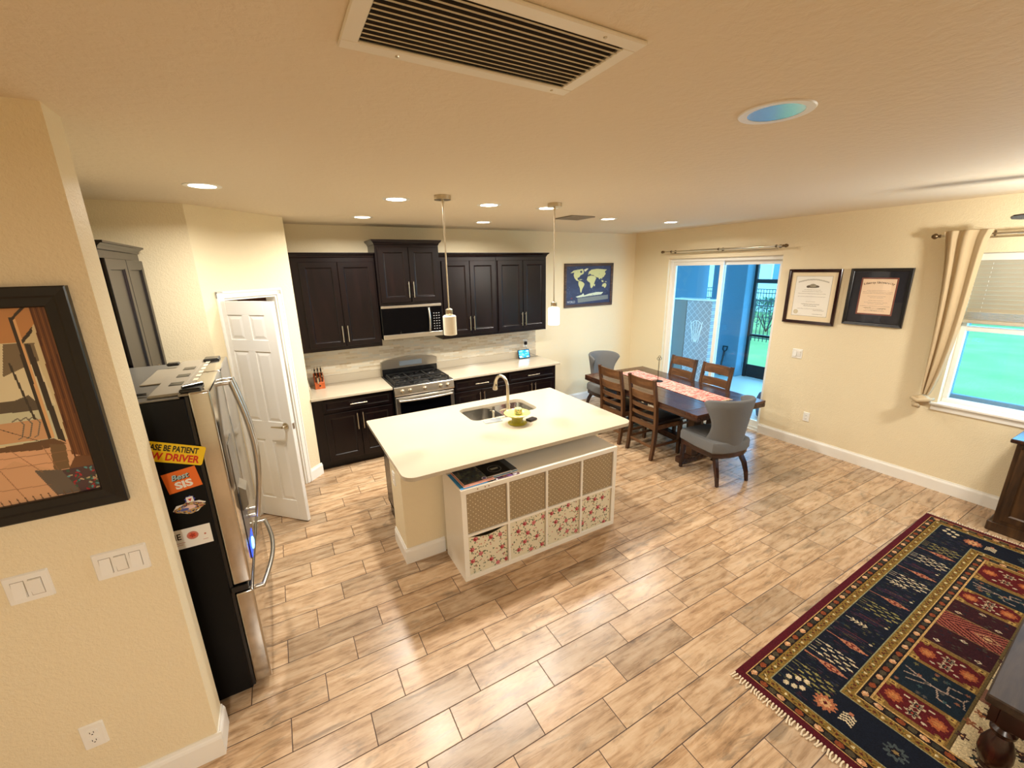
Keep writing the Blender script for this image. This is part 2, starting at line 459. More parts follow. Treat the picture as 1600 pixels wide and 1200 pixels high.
# diagonal pantry wall, local x runs from the right corner to the left one, door opening inside
PD = Vector((-1, -1, 0)).normalized(); PN = Vector((1, -1, 0)).normalized()   # along, out of the wall towards the kitchen
P0 = Vector((-5.453, -.63, 0)); PL = .70*math.sqrt(2)
def pant(t, out=0, z=0): return P0+PD*t+PN*out+Vector((0, 0, z))
PM = frame_M(P0, PD, (0, 0, 1))     # x along wall, y up, z = PD x Z
o0, o1, oh = .235, .815, 2.075
w = MB(); w.prism([(0, 0), (o0, 0), (o0, oh), (o1, oh), (o1, 0), (PL, 0), (PL, H), (0, H)], 0, (.11 if PM.to_3x3().col[2].dot(PN) < 0 else -.11), M=PM)
struct('wall_pantry', w, M['wall'])
struct('wall_pantry_corner', MB().prism([(-5.453, -.63), (-5.453, -.52), (-5.56, -.52), (-5.531, -.552)], 0, H), M['wall'])
# door casing
def pbox(mb, t0, t1, z0, z1, d0, d1, bev=.004):
    Mx = frame_M(pant((t0+t1)/2, (d0+d1)/2, (z0+z1)/2), PD, (0, 0, 1)); return mb.obox(Mx, abs(t1-t0), abs(z1-z0), abs(d1-d0), bev)
cs = MB()
for a, b in ((o0-.062, o0), (o1, o1+.062)):
    pbox(cs, a, b, 0, oh+.062, 0, .016); pbox(cs, a+(.0 if a > .5 else .0), a+.02 if a < .5 else b-.0, 0, oh+.062, .016, .022)
pbox(cs, o0-.062, o1+.062, oh, oh+.062, 0, .016); pbox(cs, o0-.062, o1+.062, oh+.042, oh+.062, .016, .022)
for a, b in ((o0, o0+.018), (o1-.018, o1)): pbox(cs, a, b, 0, oh, -.115, .004, .002)
pbox(cs, o0, o1, oh-.018, oh, -.115, .004, .002)
struct('trim_1', cs, M['trim'])

# baseboards
def base(name, p0, p1, n, h=.135):
    """baseboard with a small step on top, from p0 to p1, n = direction into the room"""
    p0 = Vector((*p0, 0)); p1 = Vector((*p1, 0)); n = Vector((*n, 0)).normalized()
    prof = ((0, 0), (.016, 0), (.016, h-.03), (.012, h-.018), (.008, h-.012), (.006, h), (0, h))
    mb = MB(); mb.ring([[p+n*(a+.0005)+Vector((0, 0, z)) for a, z in prof] for p in (p0, p1)]); return struct(name, mb, M['trim'])
base('baseboard_right', (0, -9), (0, -2.52), (-1, 0)); base('baseboard_right_corner', (0, -.74), (0, 0), (-1, 0))
base('baseboard_back', (-2.08, 0), (0, 0), (0, -1))
base('baseboard_left', (-9, -3.584), (-6.1738, -3.584), (0, -1)); base('baseboard_left_end', (-6.19, -3.5838), (-6.19, -3.427), (1, 0))
a, b = pant(0), pant(o0-.062); base('baseboard_pantry', (a.x+.011, a.y+.011), (b.x, b.y), (1, -1))
a, b = pant(o1+.062), pant(PL); base('baseboard_pantry_left', (a.x, a.y), (b.x, b.y), (1, -1))

# ---- pantry door leaf, swung open towards the kitchen
hx, hy = -6.068, -1.205; ex, ey = -5.656, -1.62
ld = Vector((ex-hx, ey-hy, 0)); lw = ld.length; ld.normalize(); ln = Vector((-ld.y, ld.x, 0))   # ln points to +x side
t = thing('door_1', loc=(hx, hy, .01), label=None, cat=None); t['kind'] = 'structure'
DM = frame_M((hx, hy, .012), ld, (0, 0, 1))
if DM.to_3x3().col[2].dot(ln) < 0: pass
dh = 2.045; mb = MB()
def dbox(mb, x0, x1, z0, z1, d, bev=.0): return mb.obox(DM @ Matrix.Translation(((x0+x1)/2, (z0+z1)/2, 0)), x1-x0, z1-z0, d, bev)
dbox(mb, 0, lw, 0, dh, .022)
st = .095; mid = .075; xa, xb, xc, xd = st, lw/2-mid/2, lw/2+mid/2, lw-st
rows = [(.0, .20), (.80, .98), (1.62, 1.72), (dh-.115, dh)]
for x0, x1 in ((0, xa), (xd, lw)): dbox(mb, x0, x1, 0, dh, .036, .002)
for z0, z1 in rows: dbox(mb, xa-.001, xd+.001, z0, z1, .0356, .002)
for i in range(3):
    z0, z1 = rows[i][1], rows[i+1][0]
    dbox(mb, xb, xc, z0-.001, z1+.001, .0358, .002)
    for x0, x1 in ((xa, xb), (xc, xd)):
        for sg in (1, -1):
            g = .012; q = .035
            r0 = [DM @ Vector((x, z, sg*.011)) for x, z in ((x0+g, z0+g), (x1-g, z0+g), (x1-g, z1-g), (x0+g, z1-g))]
            r1 = [DM @ Vector((x, z, sg*.0165)) for x, z in ((x0+q, z0+q), (x1-q, z0+q), (x1-q, z1-q), (x0+q, z1-q))]
            mb.ring([r0, r1], cap0=False)
obj('panel', mb, M['door'], t)
# lever handles both sides + latch plate
for sg in (1, -1):
    h = MB(); c0 = DM @ Vector((lw-.065, .955, sg*.018)); zz = DM.to_3x3().col[2]*sg
    h.tube([c0, c0+zz*.008], .03, 16); h.tube([c0+zz*.008, c0+zz*.045], [.013, .011], 12)
    h.tube([c0+zz*.045, c0+zz*.05-ld*.03, c0+zz*.05-ld*.115-Vector((0, 0, .004))], [.011, .009, .006], 10)
    tag(obj('door_handle', h, M['nickel'], t, smooth=True), 'satin nickel lever handle')
h = MB(); h.obox(DM @ Matrix.Translation((lw+.0005, .955, 0)), .002, .055, .024); tag(obj('latch_plate', h, M['nickel'], t), 'satin nickel latch plate')
h = MB(); pbox(h, o0+.018, o0+.021, .93, .99, -.05, -.025, 0); tag(obj('trim_2', h, M['nickel']), kind='structure')
h = MB()
for z in (.2, 1.05, 1.85): h.tube([(hx+.006, hy+.006, z), (hx+.006, hy+.006, z+.09)], .006, 8)
tag(obj('hinge', h, M['nickel'], t), 'satin nickel hinges')

# ---- sliding glass door
t = thing('door_2', None, None, (.10, -1.63, 0)); t['kind'] = 'structure'
f = MB(); y0, y1 = -2.52, -.74
f.box(.05, y0, 0, .17, y1, .03); f.box(.05, y0, 2.33, .17, y1, 2.38); f.box(.05, y1-.045, .03, .17, y1, 2.33, .004); f.box(.05, y0, .03, .17, y0+.035, 2.33, .004)
obj('frame', f, M['trim'], t)
for nm, a, b, x in (('sliding_panel', -1.67, -.785, .08), ('fixed_panel', -2.485, -1.61, .13)):
    p = MB(); q = .055
    p.box(x-.016, a, .03, x+.016, b, .11, .003); p.box(x-.016, a, 2.27, x+.016, b, 2.33, .003)
    p.box(x-.016, a, .11, x+.016, a+q, 2.27, .003); p.box(x-.016, b-q, .11, x+.016, b, 2.27, .003)
    po = obj(nm, p, M['trim'], t); obj('pane', MB().box(x-.003, a+q, .11, x+.003, b-q, 2.27), M['glass'], po)
struct('trim_3', MB().box(0, y0, 0, .05, y1, .012), M['trim'])
# ---- window in the right wall
t = thing('window_1', None, None, (.1, -5.0, .9)); t['kind'] = 'structure'
f = MB(); y0, y1, z0, z1, zm = -5.9, -4.22, .90, 2.335, 1.62
f.box(.09, y0, z0, .15, y1, z0+.045, .004); f.box(.09, y0, z1-.045, .15, y1, z1, .004); f.box(.092, y1-.04, z0+.046, .148, y1, z1-.046, .003); f.box(.092, y0, z0+.046, .148, y0+.04, z1-.046, .003)
f.box(.095, y0, zm, .145, y1, zm+.05, .004)
fo = obj('window_frame', f, M['trim'], t); obj('pane', MB().box(.117, y0+.03, z0+.03, .123, y1-.03, z1-.03), M['glass'], t)
sl = MB(); sl.box(-.03, y0-.05, z0-.02, -.0005, y1+.06, z0+.004, .004); sl.box(-.0004, y0+.002, z0+.0005, .089, y1-.002, z0+.004); sl.box(-.012, y0-.03, z0-.075, -.0005, y1+.04, z0-.02, .003)
obj('window_sill', sl, M['trim'], t)

# ---- tiled backsplash (mosaic strips)
def mosaic():
    n = NT('stone and glass mosaic'); tc = n.add('ShaderNodeTexCoord'); mp = n.add('ShaderNodeMapping'); mp.inputs['Rotation'].default_value = (PI/2, 0, 0)
    n.link(tc.outputs['Object'], mp.inputs[0]); mp.inputs['Rotation'].default_value = (-PI/2, 0, 0)
    b = n.add('ShaderNodeTexBrick'); n.link(mp.outputs[0], b.inputs['Vector']); b.offset = .37; b.squash = 1.0
    b.inputs['Scale'].default_value = 1.0; b.inputs['Brick Width'].default_value = .14; b.inputs['Row Height'].default_value = .024
    b.inputs['Mortar Size'].default_value = .0012; b.inputs['Color1'].default_value = (0, 0, 0, 1); b.inputs['Color2'].default_value = (1, 1, 1, 1); b.inputs['Mortar'].default_value = (.5, .5, .5, 1)
    b.inputs['Bias'].default_value = 0
    c = n.ramp(b.outputs['Color'], [(0, lin((172, 150, 116))), (.3, lin((206, 190, 160))), (.5, lin((228, 222, 204))), (.7, lin((190, 192, 182))), (1, lin((222, 204, 172)))])
    c = n.mix(n.noise(n.coord(), 30, 3), c, lin((214, 202, 178))); n.col(n.mix(b.outputs['Fac'], c, lin((205, 195, 172))))
    n.set(.2, 0, .5); n.bump(b.outputs['Fac'], -.2, .001); return n.m
M['mosaic'] = mosaic()
struct('trim_4', MB().box(-5.453, -.010, 1.018, -2.085, -.0005, 1.44), M['mosaic'])

# ---- pantry behind the open door
sh = thing('pantry_shelf', 'white wire shelf rack seen through the gap of the open pantry door', 'shelf', (-6.2, -.32, 0))
for z in (.5, 1.0, 1.45, 1.85):
    m_ = MB()
    for k in range(12): m_.tube([(-6.6+k*.085, -.03, z), (-6.6+k*.085, -.38, z)], .0025, 5)
    for y in (-.03, -.38): m_.tube([(-6.62, y, z), (-5.62, y, z)], .005, 6)
    obj('shelf', m_, M['trim'], sh)
m_ = MB()
for x in (-6.62, -5.62):
    for y in (-.03, -.38): m_.tube([(x, y, 0), (x, y, 2.0)], .008, 8)
obj('upright', m_, M['trim'], sh)
one('storage_box', MB().box(-6.55, -.34, 1.856, -6.2, -.08, 2.1, .006), plain('deep red carton', (150, 26, 40), .5), 'deep red box on the top pantry shelf behind the open door', 'box')
one('storage_box', MB().box(-5.98, -.33, 1.856, -5.68, -.1, 2.06, .006), plain('brown carton', (110, 62, 40), .6), 'brown box on the top pantry shelf above the open door', 'box')
one('pantry_basket', MB().box(-6.5, -.33, 1.456, -6.15, -.09, 1.66, .01), plain('woven tan basket', (150, 128, 100), .8, bump=.5, bscale=90), 'tan basket on the middle pantry shelf behind the open door', 'basket')
struct('wall_pantry_side', MB().box(-6.95, -1.23, 0, -6.85, 0, H), M['wall'])

# ================================================================= PLATES ON THE WALLS
M['gap'] = plain('shadowed plastic gap', (150, 140, 122), .6)  # shade of the groove round each rocker, painted as a darker insert
def plate(name, label, cat, c, xd, w, h, kind, n):
    """switch or outlet plate centred at c on a wall; xd = along wall"""
    Mx = frame_M(c, xd, (0, 0, 1)); t = thing(name, label, cat, c)
    mb = MB(); o = [Vector((x, y, 0.0)) for x, y in rrect(-w/2, -h/2, w/2, h/2, .004, 2)]; i = [Vector((x, y, .008)) for x, y in rrect(-w/2+.005, -h/2+.004, w/2-.004, h/2-.004, .004, 2)]
    mb.ring([[Mx @ p for p in o], [Mx @ p for p in i]]); obj('cover_plate', mb, M['trim'], t)
    for k in range(n):
        cx = (k-(n-1)/2)*.046
        if kind == 'rocker':
            r = MB(); flip = 1 if (k % 2 == 0) else -1
            obj('switch_gap_shade', MB().obox(Mx @ Matrix.Translation((cx, 0, .0082)), .0362, .0695, .0006), M['gap'], t)
            pts = [[Mx @ Vector((cx+sx*.0165, sy*.033, .008+.010*(1 if sy*flip < 0 else .1))) for sx, sy in ((-1, -1), (1, -1), (1, 1), (-1, 1))]]
            r.ring([[Mx @ Vector((cx+sx*.0165, sy*.033, .0075)) for sx, sy in ((-1, -1), (1, -1), (1, 1), (-1, 1))], pts[0]])
            obj('rocker_switch', r, M['trim'], t)
        else:
            for s_ in (1, -1):
                r = MB(); r.prism(rrect(cx-.017, s_*.021-.014, cx+.017, s_*.021+.014, .008, 4), .0075, .0105, M=Mx); ro = obj('socket', r, M['trim'], t)
                q = MB()
                for dx in (-.006, .006): q.obox(Mx @ Matrix.Translation((cx+dx, s_*.021+.003, .0105)), .0022, .008, .0008)
                q.obox(Mx @ Matrix.Translation((cx, s_*.021-.007, .0105)), .005, .004, .0008)
                obj('slot', q, M['black'], ro)
    return t
plate('light_switch', 'white three-rocker switch plate below the framed print', 'light switch', (-6.33, -3.5845, 1.17), (1, 0, 0), .168, .118, 'rocker', 3)
plate('light_switch', 'white two-rocker switch plate at the left edge below the framed print', 'light switch', (-6.596, -3.5845, 1.166), (1, 0, 0), .124, .118, 'rocker', 2)
plate('wall_outlet', 'white duplex outlet low on the left wall above the baseboard', 'outlet', (-6.578, -3.5845, .404), (1, 0, 0), .078, .122, 'outlet', 1)
plate('light_switch', 'white two-rocker switch plate between the sliding door and the window', 'light switch', (-.0005, -2.865, 1.18), (0, -1, 0), .12, .118, 'rocker', 2)
plate('wall_outlet', 'white duplex outlet low on the right wall below the certificates', 'outlet', (-.0005, -3.09, .405), (0, -1, 0), .074, .118, 'outlet', 1)
# ================================================================= KITCHEN CABINETS
def rect_ring(x0, z0, x1, z1, y): return [Vector((x0, y, z0)), Vector((x1, y, z0)), Vector((x1, y, z1)), Vector((x0, y, z1))]
def cab_front(name, x0, z0, x1, z1, parent, yf, frame=.058, t=.02, mat=None):
    """raised frame door or drawer front facing -y in the parent's local axes, back of it at yf"""
    mb = MB(); g = .0015; x0 += g; x1 -= g; z0 += g; z1 -= g
    f = min(frame, (z1-z0)*.24)
    R = lambda i, y: rect_ring(x0+i, z0+i, x1-i, z1-i, yf-y)
    mb.ring([R(0, 0), R(0, t-.003), R(.003, t), R(f, t), R(f+.006, t-.003), R(f+.012, t-.010), R(f+.018, t-.011)])
    return obj(name, mb, mat or M['cab'], parent, world=False)
def bar_handle(x, z, L, vert, parent, yf, m=None):
    mb = MB(); r = .0055
    if vert:
        mb.tube([(x, yf-.03, z-L/2), (x, yf-.03, z+L/2)], r, 10)
        for s_ in (-1, 1): mb.tube([(x, yf, z+s_*L*.36), (x, yf-.03, z+s_*L*.36)], .0045, 8)
    else:
        mb.tube([(x-L/2, yf-.03, z), (x+L/2, yf-.03, z)], r, 10)
        for s_ in (-1, 1): mb.tube([(x+s_*L*.36, yf, z), (x+s_*L*.36, yf-.03, z)], .0045, 8)
    return tag(obj('handle', mb, m or M['nickel'], parent, smooth=True, world=False), 'satin nickel bar handle')
def crown(x0, x1, yf, yb, z, parent, left=True, right=True, h=.055, out=.035):
    mb = MB(); prof = ((0, 0), (.006, .004), (.010, .02), (.026, .036), (out, h-.012), (out, h))
    rings = []
    for o, dz in prof:
        a = x0-(o if left else 0); b = x1+(o if right else 0)
        rings.append([Vector((a, yb, z+dz)), Vector((a, yf-o, z+dz)), Vector((b, yf-o, z+dz)), Vector((b, yb, z+dz))])
    mb.ring(rings); return obj('crown_moulding', mb, M['cab'], parent, world=False)

def upper(name, label, x0, x1, zb, zt, d, doors, group=None, cr=(True, True), crh=.055, loc=None, rotz=0, dz=(.04, .045), hside=None):
    """wall cabinet: local x0..x1 along the wall, back at y=0, front at y=-d"""
    t = thing(name, label, 'kitchen cabinet', loc or (0, 0, 0), rotz, group)
    body = MB(); body.box(x0, -d, zb, x1, 0, zt, .001); obj('cabinet_body', body, M['cab'], t, world=False)
    for i, (a, b) in enumerate(doors):
        do = cab_front('door', a, zb+dz[0], b, zt-dz[1], t, -d)
        left = (i % 2 == 0)
        hx = (b-.028) if left else (a+.028)
        bar_handle(hx, zb+dz[0]+.15, .19, True, do, -d-.02)
    crown(x0, x1, -d, 0, zt, t, cr[0], cr[1], crh); return t
UG = 'dark wall cabinets over the stove run'
G = -.0015
upper('wall_cabinet', 'dark espresso two-door wall cabinet left of the microwave, above the knife block', -5.445, -4.546, 1.382, 2.435, .33,
      [(-5.36, -4.966), (-4.962, -4.566)], cr=(False, False), loc=(0, G, 0))
upper('wall_cabinet', 'tall short-doored dark wall cabinet above the microwave, rising above its neighbours', -4.54, -3.76, 1.872, 2.575, .38,
      [(-4.515, -4.151), (-4.147, -3.785)], cr=(True, True), crh=.06, loc=(0, G, 0), dz=(.03, .02))
upper('wall_cabinet', 'dark espresso two-door wall cabinet directly right of the microwave', -3.754, -2.928, 1.382, 2.435, .33,
      [(-3.72, -3.332), (-3.328, -2.945)], cr=(False, False), loc=(0, G, 0))
upper('wall_cabinet', 'rightmost dark wall cabinet, ending the run beside the framed world map', -2.924, -2.104, 1.382, 2.435, .33,
      [(-2.912, -2.511), (-2.507, -2.125)], cr=(False, True), loc=(0, G, 0))
# cabinet high on the alcove wall beyond the fridge, faces +x
upper('wall_cabinet', 'dark wall cabinet with a crown above and behind the fridge, grey with glare', -2.30, -1.42, 1.382, 2.43, .32,
      [(-2.28, -1.862), (-1.858, -1.44)], cr=(False, True), loc=(-6.7985, 0, 0), rotz=PI/2, crh=.05)

def base_cab(name, label, x0, x1, units, loc=(0, 0, 0), rotz=0, d=.60, fill=(0, 0), hollow=False):
    t = thing(name, label, 'kitchen cabinet', loc, rotz)
    b = MB()
    if hollow:
        b.box(x0, -d, .10, x0+.018, 0, .882); b.box(x1-.018, -d, .10, x1, 0, .882); b.box(x0, -.018, .10, x1, 0, .882)
        b.box(x0, -d, .10, x1, 0, .12); b.box(x0, -d, .10, x1, -d+.018, .882)
    else: b.box(x0, -d, .10, x1, 0, .882, .001)
    b.box(x0+.002, -d+.07, 0, x1-.002, -.01, .10)
    obj('cabinet_body', b, M['cab'], t, world=False)
    for a, c in units:
        dr = cab_front('drawer', a, .715, c, .868, t, -d, .03); bar_handle((a+c)/2, .79, .19, False, dr, -d-.02)
        mid = (a+c)/2
        for i, (p, q) in enumerate(((a, mid-.002), (mid+.002, c))):
            do = cab_front('door', p, .12, q, .70, t, -d); bar_handle(q-.03 if i == 0 else p+.03, .57, .2, True, do, -d-.02)
    return t
base_cab('base_cabinet', 'dark base cabinet with one drawer and two doors left of the stove', -5.445, -4.545, [(-5.34, -4.565)], loc=(0, -.002, 0))
base_cab('base_cabinet', 'dark base cabinet with drawer and two doors directly right of the stove', -3.765, -2.94, [(-3.74, -2.96)], loc=(0, -.002, 0))
base_cab('base_cabinet', 'dark base cabinet at the right end of the back run, under the smart display', -2.936, -2.11, [(-2.92, -2.13)], loc=(0, -.002, 0))

# counters with upstand
def counter(name, label, x0, x1, loc=0, side=None):
    t = thing(name, label, 'countertop', ((x0+x1)/2, -.33, .884))
    obj('slab', MB().box(x0, -.655, .884, x1, -.002, .914, .004), M['counter'], t)
    u = MB().box(x0, -.021, .9145, x1 if side != 'r' else x1-.03, -.002, 1.017, .002)
    obj('upstand', u, M['counter'], t)
    if side == 'l': obj('side_upstand', MB().box(x0, -.60, .9145, x0+.019, -.022, 1.017, .002), M['counter'], t)
counter('countertop', 'short cream stone countertop left of the stove holding the knife block', -5.452, -4.545, side='l')
counter('countertop', 'long cream stone countertop right of the stove holding the smart display', -3.765, -2.055, side='r')

# ---- range
t = thing('gas_range', 'stainless steel gas stove with black grates between the dark base cabinets', 'stove', (-4.155, -.35, 0))
x0, x1 = -4.538, -3.772
b = MB(); b.box(x0, -.66, .10, x1, -.03, .905, .003); b.box(x0+.02, -.62, 0, x1-.02, -.06, .10); obj('body', b, M['black'], t)
b = MB(); b.box(x0-.001, -.675, .902, x1+.001, -.03, .922, .005); b.box(x0+.03, -.62, .9225, x1-.03, -.12, .926, .003); obj('cooktop', b, M['black'], t)
b = MB(); b.ring([[Vector(p) for p in ((x, -.66, .80), (x, -.695, .80), (x, -.700, .82), (x, -.685, .905), (x, -.675, .912), (x, -.66, .912))] for x in (x0, x1)]); cp = obj('control_panel', b, M['steel'], t)
for i, kx in enumerate((-4.44, -4.345, -4.155, -3.95, -3.855)):
    k = MB(); c0 = Vector((kx, -.694, .858)); nd = Vector((0, -1, .16)).normalized()
    k.tube([c0, c0+nd*.006, c0+nd*.008, c0+nd*.036, c0+nd*.04], [.026, .026, .020, .018, .014], 18)
    k.obox(frame_M(c0+nd*.042, (1, 0, 0), (0, .16, 1)), .008, .034, .008, .002); obj('knob', k, M['nickel'], t, smooth=True)
b = MB(); b.box(x0+.006, -.70, .20, x1-.006, -.661, .785, .004); od = obj('oven_door', b, M['steel'], t)
b = MB(); b.box(x0+.055, -.7035, .235, x1-.055, -.7005, .725, .001); obj('oven_window', b, M['blackglass'], od)
b = MB(); pts = [(x0+.04+(x1-x0-.08)*k/14, -.725-.03*math.sin(PI*k/14), .745) for k in range(15)]; b.tube(pts, .013, 12)
for xx in (x0+.055, x1-.055): b.tube([(xx, -.70, .745), (xx, -.73, .745)], .010, 8)
obj('oven_handle', b, M['steel'], od, smooth=True)
b = MB(); b.box(x0+.006, -.695, .105, x1-.006, -.661, .19, .004); obj('storage_drawer', b, M['steel'], t)
# backguard with arched top
arch = [(x0, .925), (x1, .925), (x1, 1.11)]+[(x1-(x1-x0)*k/12, 1.118+.04*math.sin(PI*k/12)**.7) for k in range(1, 12)]+[(x0, 1.11)]
b = MB(); b.prism(arch, .0, .05, M=frame_M((0, -.024, 0), (1, 0, 0), (0, 0, 1))); bg_ = obj('backguard', b, M['steel'], t)
b = MB(); b.box(x0+.005, -.0785, .924, x1-.005, -.0745, 1.015, .001); obj('black_strip', b, M['black'], bg_)
b = MB(); b.box(-4.30, -.0785, 1.04, -3.99, -.0745, 1.105, .001); obj('clock_display', b, plain('grey display glass', (110, 118, 124), .1, spec=.8), bg_)
for nm, (ga, gb) in (('l', (x0+.04, -4.285)), ('m', (-4.275, -4.035)), ('r', (-4.025, x1-.04))):
    g = MB(); zt = .958
    for xx in (ga, gb): g.box(xx-.006, -.61, zt-.014, xx+.006, -.13, zt, .002)
    for yy in (-.61, -.37, -.13): g.box(ga-.006, yy-.006, zt-.014, gb+.006, yy+.006, zt, .002)
    cx = (ga+gb)/2
    for yy in (-.49, -.25):
        for a in range(4):
            d = Vector((math.cos(a*PI/2+PI/4), math.sin(a*PI/2+PI/4), 0)); g.sweep([Vector((cx, yy, zt-.005))+d*.028, Vector((cx, yy, zt-.005))+d*.12], .008, .01)
    for xx in (ga, gb):
        for yy in (-.60, -.14): g.box(xx-.006, yy-.006, .9262, xx+.006, yy+.006, zt-.01)
    go = obj('grate', g, M['iron'], t)
for (bx, by, r) in ((-4.39, -.49, .045), (-4.39, -.25, .036), (-4.155, -.37, .05), (-3.92, -.49, .05), (-3.92, -.25, .036)):
    g = MB(); g.lathe([(r, 0), (r, .008), (r*.8, .012)], (bx, by, .9262), 20); bo = obj('burner', g, M['steel'], t, smooth=True)
    g = MB(); g.lathe([(r*.72, 0), (r*.75, .008), (r*.6, .011)], (bx, by, .9384), 20); obj('burner_cap', g, M['iron'], bo, smooth=True)

# ---- microwave
t = thing('microwave', 'black and stainless over-the-range microwave under the tall cabinet', 'microwave', (-4.155, -.2, 1.45))
x0, x1 = -4.537, -3.775
obj('body', MB().box(x0, -.385, 1.455, x1, -.012, 1.868, .003), M['black'], t)
b = MB(); b.box(x0, -.415, 1.835, x1, -.386, 1.868, .004); obj('top_trim', b, M['steel'], t)
b = MB(); b.box(x0, -.415, 1.455, x1, -.386, 1.515, .004); obj('bottom_trim', b, M['steel'], t)
b = MB(); b.box(x0+.002, -.414, 1.517, x1-.15, -.386, 1.833, .003); d_ = obj('door', b, M['blackglass'], t)
b = MB(); b.tube([(x1-.175, -.43-.022*math.sin(PI*k/10), 1.53+.29*k/10) for k in range(11)], .013, 10)
for z in (1.535, 1.815): b.tube([(x1-.175, -.412, z), (x1-.175, -.432, z)], .011, 8)
obj('handle', b, M['steel'], d_, smooth=True)
b = MB(); b.box(x1-.148, -.414, 1.517, x1-.001, -.386, 1.833, .002); cp = obj('control_panel', b, M['blackglass'], t)
bm_k = plain('grey button print', (150, 150, 150), .5)
for r in range(7):
    for c in range(3):
        cx, cz = x1-.108+c*.034, 1.55+r*.033; obj('button', MB().box(cx-.008, -.4148, cz-.004, cx+.008, -.4143, cz+.004), bm_k, cp)

# ---- fridge: side faces the camera, doors face +x
t = thing('refrigerator', 'french door refrigerator with black side and stainless doors behind the left wall', 'fridge', (-6.4, -2.83, 0))
FY0, FY1 = -3.29, -2.335; xb, xf = -6.78, -6.052
b = MB(); b.box(xb, FY0, .02, xf-.012, FY1, 1.735, .004); obj('cabinet_body', b, M['blackp'], t)
b = MB(); b.box(xb, FY0+.001, 1.7355, xf-.03, FY1-.001, 1.742, .002); obj('top_panel', b, M['greytop'], t)
b = MB(); b.box(xf-.013, FY0+.006, .03, xf+.002, FY1-.006, 1.74, .001); obj('gasket', b, M['black'], t)
def bowed(y0, y1, z0, z1, dx=.014, n=8):
    m_ = MB(); rings = []
    for k in range(n+1):
        y = y0+(y1-y0)*k/n; s_ = (2*(k/n)-1); x = -5.972+dx*(1-s_*s_)*0+.006
        rings.append([Vector((xf+.004, y, z0)), Vector((x, y, z0)), Vector((x, y, z1)), Vector((xf+.004, y, z1))])
    m_.ring(rings); return m_
ym = (FY0+FY1)/2
dn = obj('left_door', MB().box(xf+.003, FY0, .70, -5.966, ym-.003, 1.757, .010, 3), M['steeld'], t, smooth=True)
df = obj('right_door', MB().box(xf+.003, ym+.003, .70, -5.966, FY1, 1.757, .010, 3), M['steeld'], t, smooth=True)
fz = obj('freezer_drawer', MB().box(xf+.003, FY0, .045, -5.966, FY1, .645, .010, 3), M['steeld'], t, smooth=True)
hb = MB(); hb.box(xf-.01, FY0-.004, .655, -5.985, FY0+.07, .690, .004); hb.tube([(-6.02, FY0+.02, .64), (-6.02, FY0+.02, .70)], .01, 10); obj('hinge_bracket', hb, M['black'], t)
for d_, yy in ((dn, ym-.045), (df, ym+.045)):
    b = MB(); pts = [(-5.925+.055*math.sin(PI*k/16), yy, .84+.86*k/16) for k in range(17)]
    b.tube(pts, .014, 12)
    for z in (.85, 1.69): b.tube([(-5.968, yy, z), (-5.925, yy, z)], .012, 10)
    obj('handle', b, M['steel'], d_, smooth=True)
b = MB(); b.tube([(-5.93+.05*math.sin(PI*k/16), -3.2+.74*k/16, .585) for k in range(17)], .013, 12)
for y in (-3.19, -2.47): b.tube([(-5.968, y, .585), (-5.922, y, .585)], .013, 10)
obj('handle', b, M['steel'], fz, smooth=True)
# dispenser in the near door
b = MB(); b.box(-5.9655, -3.12, 1.13, -5.962, -2.93, 1.42, .001); di = obj('dispenser_panel', b, plain('silver grey panel', (150, 146, 138), .25, .6), dn)
b = MB(); b.box(-5.9655, -3.12, .72, -5.963, -2.93, 1.125, .001); obj('dispenser_recess', b, plain('dark grey dispenser cavity', (52, 54, 62), .3), dn)
b = MB(); b.ring([[Vector((-5.962, y, 1.16)), Vector((-5.93, y, 1.13)), Vector((-5.93, y, 1.04)), Vector((-5.962, y, 1.01))] for y in (-3.09, -2.97)]); obj('dispenser_hood', b, M['greyp'], dn)
b = MB(); b.box(-5.9625, -3.115, .725, -5.960, -2.935, .81, .0); obj('dispenser_light', b, emit('blue dispenser light', (30, 70, 220), 1.6), dn)
b = MB(); b.tube([(-5.958, -3.025+.035*math.cos(a*PI/10), .765+.028*math.sin(a*PI/10)) for a in range(21)], .006, 8); obj('light_ring', b, emit('pale blue light ring', (120, 190, 255), 3), dn)
# plastic hinge cover across the top front
b = MB(); b.box(xf-.15, FY0+.03, 1.7425, xf-.03, FY1-.03, 1.757, .006); b.box(xf-.035, FY0+.01, 1.742, -5.985, FY1-.01, 1.752, .002); b.box(xf-.24, -2.95, 1.7425, xf-.14, -2.55, 1.750, .004)
hc = obj('hinge_cover', b, M['greyp'], t)
b = MB(); b.box(xf-.03, FY0+.02, 1.7525, -6.0, FY0+.14, 1.772, .005); obj('door_hinge', b, M['black'], t); b = MB(); b.box(xf-.03, FY1-.12, 1.7525, -6.0, FY1-.02, 1.77, .005)
obj('door_hinge', b, M['black'], t); b = MB(); b.tube([(xf-.02, FY0+.05, 1.775), (-6.0, FY0+.10, 1.775)], .008, 8); obj('hinge_pin', b, M['black'], t); b = MB(); b.box(xf-.24, -3.2, 1.7505, xf-.16, -3.17, 1.757, .002); obj('cover_slot', b, M['black'], t); b = MB(); b.box(xf-.20, -2.52, 1.7575, xf-.14, -2.47, 1.775, .006)
obj('cover_clip', b, M['black'], t)
for yy in (-3.05, -2.85, -2.65): obj('cover_slot', MB().box(xf-.10, yy-.035, 1.7572, xf-.045, yy+.035, 1.7595, .001), M['black'], t)
tp = plain('pale plastic tray', (200, 188, 165), .4)
for k in range(6): obj('wiring_clip', MB().box(xf-.016, -3.0+k*.1, 1.7522, -5.995, -2.94+k*.1, 1.7545, .001), tp, t)

